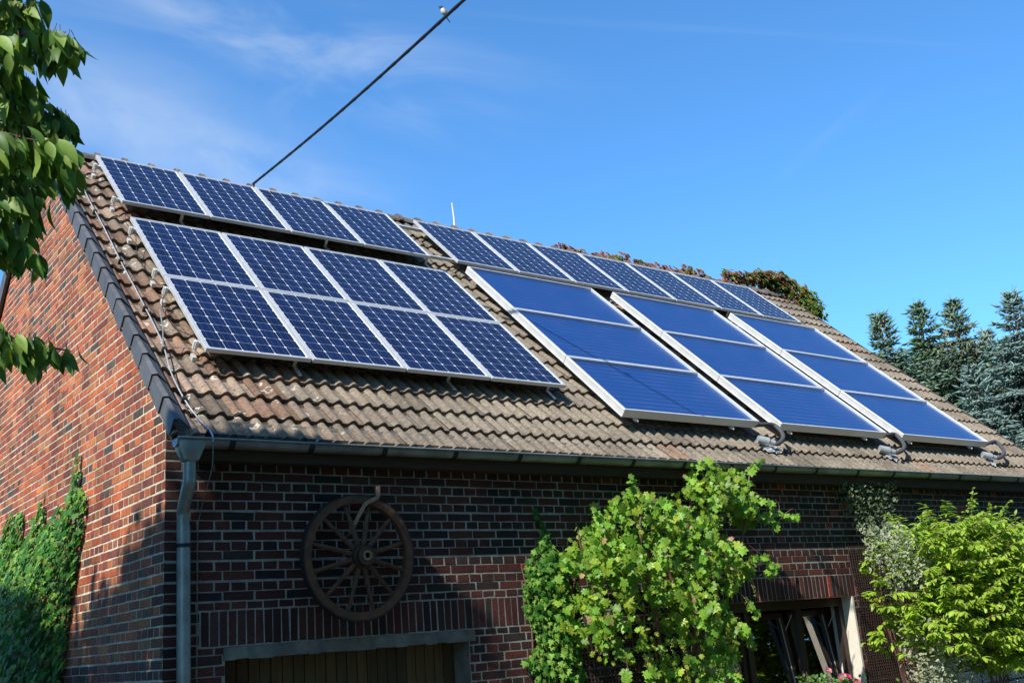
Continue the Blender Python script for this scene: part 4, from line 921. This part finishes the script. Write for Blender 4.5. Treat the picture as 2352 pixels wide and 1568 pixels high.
# ---- spruces
SPI=([(0,0,0),(.5,.3,0),(-.25,.3,.43),(-.25,.3,-.43),(0,1,0)],[(0,1,2),(0,2,3),(0,3,1),(4,2,1),(4,3,2),(4,1,3)])
def spruce(px,dist,zc,wid,label,tone,cones=0,height=None):
    d=ray(*px); top=CAM+d*dist; X,Y,Zt=top; r=empty('spruce_tree',label,'spruce','spruces behind the barn'); r.location=(X,Y,0)
    P=[];T=[];Nn=[];S_=[];C_=[]; mb=MB(); CP_=[];CT=[];CN=[];CS=[]
    z=.08; mx=wid
    lean=jit(.02)
    while z<Zt-3.0:
        rad=min(mx*1.1,.10+.34*z+.16*max(0,z-1.0)**1.2)*random.uniform(.72,1.15); nb=5 if z<1 else 10
        a0=random.random()*6.28
        if z>7.5 : nb=5
        for b in range(nb):
            a=a0+b*6.283/nb+jit(.35); rr=rad*random.uniform(.55,1.3); up=.65 if z<1.2 else (.25 if z<3 else .02)
            dirv_=np.array([math.cos(a),math.sin(a),0]); hz_=Zt-z
            # skip what faces away low down to keep the mesh light
            n=max(3,int(rr/.16)); base=np.array([X+lean*z,Y,hz_]); pts=[]
            for i in range(n+1):
                t=i/n; pts.append(base+dirv_*rr*t+np.array([0,0,rr*(up*t-.35*t*t*(1 if z>1 else .2)+.18*t**3)]))
            mb.tube(pts,[.03*(1-.8*i/n)*min(1,rr/1.5)+.004 for i in range(n+1)],4,cap=False)
            for i in range(1,n+1):
                p=pts[i]; dd=unit(pts[i]-pts[i-1]); t=i/n; sl=(.15+.42*(1-t))*min(1,rr*.8+.2); s=unit(np.cross(dd,[0,0,1]))
                for sg in (-1,1,0):
                    q0=unit(dd*.8+s*sg*.9+np.array([0,0,-.15+jit(.25)])); m=max(1,int(sl/.13)) if sg else 1
                    for k in range(m):
                        P.append(p+q0*k*.13+rng.normal(0,.02,3)); T.append(q0+rng.normal(0,.22,3)); Nn.append(rng.normal(0,1,3)); S_.append(random.uniform(.22,.34))
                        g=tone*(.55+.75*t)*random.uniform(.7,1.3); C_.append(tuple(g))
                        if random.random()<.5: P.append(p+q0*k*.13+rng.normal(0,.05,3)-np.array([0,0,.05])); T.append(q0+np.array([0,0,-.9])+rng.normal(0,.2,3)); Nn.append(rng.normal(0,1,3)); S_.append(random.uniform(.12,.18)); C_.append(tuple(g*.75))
                for _q in range(3 if cones and z<cones and t>.3 and math.sin(a*2+z*3)>-.2 else 0):
                    CP_.append(p+rng.normal(0,.05,3)); CT.append((jit(.2),jit(.2),-1)); CN.append(rng.normal(0,1,3)); CS.append(random.uniform(.13,.18))
        z+=.24+.02*z
    P=np.array(P)-np.array([X,Y,0]); T=np.array(T)
    # spindle is 1 long, .25 wide
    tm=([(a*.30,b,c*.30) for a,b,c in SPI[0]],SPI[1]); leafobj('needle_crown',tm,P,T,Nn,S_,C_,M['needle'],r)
    mb.tube([(X,Y,0),(X,Y,Zt-.3),(X,Y,Zt+.0)],[.22,.03,.008],8)
    for k in range(4): mb.tube([(X,Y,Zt-.12),(X+jit(.25),Y+jit(.2),Zt+random.uniform(.1,.35))],[.009,.004],4)
    o=mb.build('trunk',M['bark'],r); o.location=(-X,-Y,0)
    if CP_:
        tm=([(a*.34,b,c*.34) for a,b,c in SPI[0]],SPI[1]); leafobj('cones',tm,np.array(CP_)-np.array([X,Y,0]),CT,CN,CS,np.ones((len(CP_),3)),M['cone'],r)['kind']='stuff'
bl=np.array((.15,.22,.185)); gr=np.array((.085,.135,.06)); bg_=np.array((.12,.185,.12))
spruce((2018,728),37,2.0,2.6,'leftmost spruce with a sparse forked top and few cones',bg_,.9)
spruce((2107,703),41,2,3.4,'dark green spruce with a slim pointed top, second from left',gr*1.1,.0)
spruce((2186,697),38,2,3.2,'spruce covered in tan cones near its broad top',bg_,1.9)
spruce((2262,765),43,2,3.3,'shorter spruce with a few cones between two taller ones',bl,.6)
spruce((2322,680),36,2,3.0,'tall blue spruce with a narrow top at the right',bl,.0)
spruce((2390,720),40,2,3.4,'blue spruce cut by the right edge of the photo',bl,.0)
spruce((2235,850),32,2,2.6,'low blue spruce in front of the row behind the roof verge',bl,.0)
spruce((2150,800),46,2,3.6,'shadowed dark spruce filling the gap behind the second and third spruces',gr,.0)
spruce((2060,830),44,2,3.2,'low dark spruce behind the leftmost spruce of the row',gr*1.1,.0)
spruce((2300,790),47,2,3.6,'dim green spruce standing behind the tall blue one',gr*1.1,.0)
# ---- cherry tree over the left edge
ch=empty('cherry_tree','leafy cherry tree branches hanging in from the left edge','cherry tree')
P=[];T=[];Nn=[];S_=[];C_=[]; mb=MB()
trunk=CAM+ray(-900,1000)*4.8; tx,ty=trunk[0],trunk[1]
def tw(pxs,dist,nl,L=.085,r=.0025,hang=1.0):
    pts=[CAM+ray(x-(24 if dist<4.35 else 0),y)*(dist+dd) for x,y,dd in pxs]; sp=smoothpath([tuple(p) for p in pts],10); mb.tube(sp,[r*(1.6-1.1*i/len(sp)) for i in range(len(sp))],5)
    m=len(sp); nl=int(nl*2.2)
    for k in range(nl):
        i=int((k+.5)/nl*(m-1)); p=np.array(sp[min(m-1,max(0,i+random.randint(-1,1)))])+rng.normal(0,.022,3); d=unit(np.array(sp[min(m-1,i+1)])-np.array(sp[max(0,i-1)]))
        side=np.cross(d,[0,0,1])*random.choice((-1,1))
        t=unit(np.array([0,0,-1.0])*hang+side*random.uniform(.05,.75)+d*random.uniform(-.1,.5)+rng.normal(0,.2,3)); st_=p+t*.018
        mb.tube([p,st_],.0013,4,cap=False); P.append(st_); T.append(t); Nn.append(unit(side*random.uniform(-.2,1.0)+np.array([-.3,-.5,.5])+rng.normal(0,.45,3))); S_.append(L*random.uniform(.7,1.2))
        C_.append(tuple(np.array((.09,.19,.03))*random.uniform(.6,1.35) if random.random()<.55 else np.array((.21,.32,.06))*random.uniform(.8,1.2)))
tw([(-150,0,.2),(0,8,.1),(60,12,0),(100,10,0)],4.0,34); tw([(-120,30,.3),(0,25,.3),(70,30,.2),(85,45,.2)],4.1,26,.095)
tw([(-150,95,.1),(0,86,0),(90,78,0),(168,80,0),(176,88,0)],3.9,34,.088); tw([(-150,110,.3),(0,100,.3),(120,95,.2),(150,110,.2)],4.2,34,.09); tw([(-100,140,0),(0,140,0),(50,150,0),(70,170,0)],4.0,24,.08)
tw([(-150,215,.1),(0,210,0),(40,205,0),(100,235,0),(150,250,0),(160,262,0)],4.0,44,.085); tw([(-120,240,.3),(0,235,.3),(90,250,.3),(140,280,.3)],4.2,36,.09); tw([(-100,190,.2),(0,185,.2),(30,200,.2)],4.1,14,.085)
tw([(-150,305,0),(0,300,0),(80,318,0),(150,330,0),(170,345,0)],3.8,44,.095); tw([(-100,330,.2),(0,335,.2),(100,345,.2),(170,370,.2),(180,385,.2)],4.0,46,.09); tw([(-100,370,.4),(0,372,.4),(60,375,.4),(120,390,.4),(180,395,.3)],4.2,42,.09)
tw([(-100,285,.5),(0,285,.5),(110,300,.5),(150,320,.5)],4.2,30,.09)
tw([(-120,430,.1),(0,430,.1),(40,440,.1),(75,455,.1)],4.1,34,.085); tw([(-100,460,0),(0,465,0),(60,462,0),(100,468,0)],4.0,30,.085); tw([(-100,500,.2),(0,500,.2),(45,505,.2)],4.2,24,.085)
tw([(-120,545,0),(0,545,0),(30,545,0),(80,562,0),(98,572,0)],4.0,26,.085); tw([(-100,520,.3),(0,525,.3),(50,535,.3)],4.3,20,.08)
tw([(-150,720,.1),(0,745,0),(60,778,0),(110,792,0),(160,800,0)],4.0,38,.082); tw([(-100,760,.3),(0,765,.3),(60,785,.3),(120,800,.2)],4.2,28,.085); tw([(150,800,0),(175,804,0),(188,805,0)],4.0,3,.06)
tw([(-120,1000,0),(-30,1005,0),(2,1015,0)],4.0,10,.08)
tw([(-100,170,.2),(0,165,.2),(60,180,.2),(100,190,.2)],4.1,22,.08); tw([(-100,270,.0),(0,275,.0),(80,285,.0),(140,300,.0)],4.0,26,.085); tw([(-100,405,.2),(0,405,.2),(60,412,.2),(100,420,.2)],4.1,22,.08); tw([(-80,590,.2),(0,585,.2),(50,590,.2)],4.2,12,.07)
# more of the crown outside the frame
for k in range(46):
    x=random.uniform(-900,-140); y=random.uniform(-500,900); tw([(x,y,.2),(x+80,y-5,.1),(x+160,y+15,0)],random.uniform(3.9,5.0),20,.09)
for k in range(14):
    x=random.uniform(-100,20); y=random.uniform(-420,-60); tw([(x-100,y,.2),(x,y-5,.1),(x+60,y+15,0)],random.uniform(3.9,4.4),20,.09)
leafobj('cherry_leaves',CHERRY,P,T,Nn,S_,C_,M['cherryleaf'],ch)
B0=np.array((tx,ty,2.0))
for tgt in ((-150,0),(-150,100),(-150,215),(-150,305),(-120,430),(-120,545),(-150,720),(-120,1000),(-500,200),(-600,-200),(-300,-350),(-500,600)):
    q=CAM+ray(*tgt)*4.1; mb.tube(smoothpath([tuple(B0),tuple(B0*.5+q*.5+np.array([0,0,.25])),tuple(q)],8),[.035-.0019*i for i in range(17)],6)
mb.tube([(tx,ty,0),(tx+.02,ty,1.0),(tx,ty,2.1),(tx-.1,ty+.1,3.6)],[.14,.12,.10,.05],12)
mb.build('cherry_branches',M['twig'],ch)
# ---- tall garden tree left of the frame: its shade falls on the gable foot and front wall
def leafcloud(name,label,cat,cents,n,size,colr,trunkxy,ztop,seed,tm=SMALL,spread=.4):
    r=empty(name,label,cat); P=[];T=[];Nn=[];S_=[];C_=[]
    for c in cents:
        for k in range(n):
            P.append(np.array(c)+rng.normal(0,spread,3)); T.append(unit(rng.normal(0,1,3))); Nn.append(unit(SUNV*.8+rng.normal(0,.6,3))); S_.append(size*random.uniform(.7,1.3)); C_.append(tuple(np.array(colr)*random.uniform(.6,1.4)))
    leafobj('foliage',tm,P,T,Nn,S_,C_,M['leaf'],r)
    mb=MB(); x,y=trunkxy; mb.tube([(x,y,0),(x+.1,y,ztop*.4),(x,y+.1,ztop*.8)],[.22,.17,.07],10)
    for c in cents[::max(1,len(cents)//16)]: mb.tube(smoothpath([(x,y,ztop*.35+random.random()*ztop*.3),(np.array((x,y,ztop*.55))*.4+np.array(c)*.6),tuple(c)],5),.03,5)
    mb.build('trunk',M['bark'],r); return r
cents=[]
def shade_at(p,t): return np.array(p)+np.array([-2.7,-1,2.74])*t
# gable foot: region below a line that rises toward the corner
for k in range(210):
    y=random.uniform(-4.05,4.0); zt=-5.05 if y<-3.75 else -5.1 if y<-3.0 else -5.42 if y<-2.2 else -5.5
    z=random.uniform(-7.6,zt-.15)
    if z>-5.8 and y>-3.6 and random.random()<.35: continue
    cents.append(shade_at((-.55,y,z+H),random.uniform(2.6,3.7)))
for k in range(95):
    x=random.uniform(-.5,1.66); z=random.uniform(-7.6,-5.0)
    if x<.62 and z>-5.5: continue
    cents.append(shade_at((x,-4.1,z+H),random.uniform(2.5,3.6)))
leafcloud('walnut_tree','tall leafy tree beyond the left edge that shades the gable foot','tree',cents,62,.20,(.06,.12,.03),(-8.5,-7.5),7.0,1,spread=.14)
# unseen trees added beyond the left edge to block skylight on the gable
for i,(x,y,h) in enumerate(((-13,-7,11),(-13.5,0,11),(-13,7,11))):
    cs=[(x+rng.normal(0,1.6),y+rng.normal(0,2.2),h*.50+rng.uniform(-.45,.42)*h) for k in range(100)]
    leafcloud('sky_screen_tree',['nearest unseen tree added left of the gable to block skylight','middle unseen tree added left of the gable to block skylight','farthest unseen tree added left of the gable to block skylight'][i],'tree',cs,60,.42,(.05,.10,.022),(x,y),h,i,spread=.55)
# trees across the yard, mirrored in the panes; row added and raised to block skylight
for i,(x,y,h) in enumerate(((15,-16,16),(9,-17,16),(2.5,-17.5,16),(21,-12,15),(-4.5,-17.5,14))):
    cs=[(x+rng.normal(0,2.4),y+rng.normal(0,1.2),h*.50+rng.uniform(-.42,.5)*h) for k in range(110)]
    leafcloud('sky_screen_tree',['broad garden tree','tall garden tree','wide crowned tree','dense garden tree','round garden tree'][i]+f' added across the yard to block skylight, {["opposite the window","beside the path","behind the viewer","at the far corner","at the near corner"][i]}','tree',cs,60,.42,(.07,.14,.025),(x,y),h,i,spread=.55)

# ------------------------------------------------------------------ SKY, SUN, CAMERA
S=Vector((-2.7,-1.0,2.74)).normalized()
w=bpy.data.worlds.new('World'); scn.world=w; w.use_nodes=True; nt=w.node_tree; N=nt.nodes; L=nt.links
bg=N['Background']; sky=N.new('ShaderNodeTexSky'); sky.sky_type='NISHITA'; sky.sun_disc=False
sky.sun_elevation=math.asin(S.z); sky.sun_rotation=math.atan2(S.x,S.y); sky.air_density=1.0; sky.dust_density=.3; sky.ozone_density=2.5; sky.altitude=100
tc=N.new('ShaderNodeTexCoord')
def vm(op,a,b=None):
    n=N.new('ShaderNodeVectorMath'); n.operation=op
    for i,x in enumerate((a,b)):
        if x is None: continue
        if isinstance(x,(tuple,list)): n.inputs[i].default_value=x
        else: L.new(x,n.inputs[i])
    return n
def ma(op,a,b=None,cl=False):
    n=N.new('ShaderNodeMath'); n.operation=op; n.use_clamp=cl
    for i,x in enumerate((a,b)):
        if x is None: continue
        if isinstance(x,(int,float)): n.inputs[i].default_value=x
        else: L.new(x,n.inputs[i])
    return n.outputs[0]
D=tc.outputs['Generated']
def cloud(px,ang,s1,s2,amt,stretch,seed,lo=.42,hi=.75):
    c=Vector(ray(*px)); c2=Vector(ray(px[0]+math.cos(ang)*50,px[1]+math.sin(ang)*50)); t1=(c2-c).normalized(); t2=c.cross(t1).normalized()
    a=vm('DOT_PRODUCT',D,tuple(t1)).outputs['Value']; b=vm('DOT_PRODUCT',D,tuple(t2)).outputs['Value']; k=vm('DOT_PRODUCT',D,tuple(c)).outputs['Value']
    a=ma('SUBTRACT',a,float(c.dot(t1))); b=ma('SUBTRACT',b,float(c.dot(t2)))
    cb=N.new('ShaderNodeCombineXYZ'); L.new(a,cb.inputs[0]); L.new(b,cb.inputs[1]); cb.inputs[2].default_value=seed
    mp=N.new('ShaderNodeMapping'); mp.inputs['Scale'].default_value=(stretch[0],stretch[1],1); L.new(cb.outputs[0],mp.inputs[0])
    n=N.new('ShaderNodeTexNoise'); n.inputs['Scale'].default_value=1; n.inputs['Detail'].default_value=7; n.inputs['Roughness'].default_value=.58; n.inputs['Distortion'].default_value=.6; L.new(mp.outputs[0],n.inputs['Vector'])
    nr=N.new('ShaderNodeMapRange'); nr.interpolation_type='SMOOTHSTEP'; nr.inputs[1].default_value=lo; nr.inputs[2].default_value=hi; L.new(n.outputs[0],nr.inputs[0])
    e=ma('ADD',ma('POWER',ma('ABSOLUTE',ma('DIVIDE',a,s1)),2.0),ma('POWER',ma('ABSOLUTE',ma('DIVIDE',b,s2)),2.0))
    gz_=ma('EXPONENT',ma('MULTIPLY',e,-1.0)); g2=ma('MULTIPLY',gz_,ma('GREATER_THAN',k,0.0))
    return ma('MULTIPLY',ma('MULTIPLY',g2,nr.outputs[0]),amt)
parts=[cloud((700,95),.22,.17,.035,.5,(5,14),1.3,.33,.8),cloud((560,25),.25,.13,.02,.22,(6,22),4.3),cloud((760,200),.35,.12,.035,.22,(8,16),7.7),
       cloud((340,320),.40,.16,.055,.5,(5,8),2.2,.25,.8),cloud((600,390),.3,.12,.03,.25,(7,14),8.2,.35,.75),cloud((150,200),.3,.10,.03,.22,(7,12),3.2),
       cloud((1850,85),.07,.28,.004,.07,(4,60),5.1,.3,.7),cloud((1930,290),-.7,.05,.005,.08,(10,60),6.1,.3,.7)]
tot=parts[0]
for p in parts[1:]: tot=ma('ADD',tot,p)
tot=ma('MINIMUM',tot,.85)
hsv=N.new('ShaderNodeHueSaturation'); hsv.inputs['Saturation'].default_value=1.0; hsv.inputs['Value'].default_value=1.0; L.new(sky.outputs[0],hsv.inputs['Color'])
tn=N.new('ShaderNodeMix'); tn.data_type='RGBA'; tn.blend_type='MULTIPLY'; tn.inputs[0].default_value=1; tn.inputs[7].default_value=(.62,1.17,1.55,1); L.new(hsv.outputs[0],tn.inputs[6])
mx=N.new('ShaderNodeMix'); mx.data_type='RGBA'; mx.inputs[7].default_value=(4.6,5.2,5.9,1); L.new(tot,mx.inputs[0]); L.new(tn.outputs[2],mx.inputs[6])
L.new(mx.outputs[2],bg.inputs[0]); bg.inputs[1].default_value=.12
sun=bpy.data.lights.new('sun','SUN'); sun.energy=4.8; sun.angle=math.radians(.53); sun.color=(1,.95,.86); so=bpy.data.objects.new('sun',sun); COL.objects.link(so)
so.rotation_euler=S.to_track_quat('Z','Y').to_euler()
cam=bpy.data.cameras.new('camera'); cam.sensor_width=36; cam.lens=36*FPX/2352; cam.clip_start=.05; cam.clip_end=2000
co=bpy.data.objects.new('camera',cam); COL.objects.link(co); scn.camera=co
m3=Matrix([[RM[0][i],-RM[1][i],-RM[2][i]] for i in range(3)]); co.matrix_world=Matrix.Translation(Vector(CAM))@m3.to_4x4()
scn.view_settings.view_transform='Standard'; scn.view_settings.look='None'; scn.view_settings.exposure=0.52; scn.view_settings.gamma=1
scn.render.engine='CYCLES'; scn.render.resolution_x=1024; scn.render.resolution_y=682
try: scn.cycles.transparent_max_bounces=16
except Exception: pass
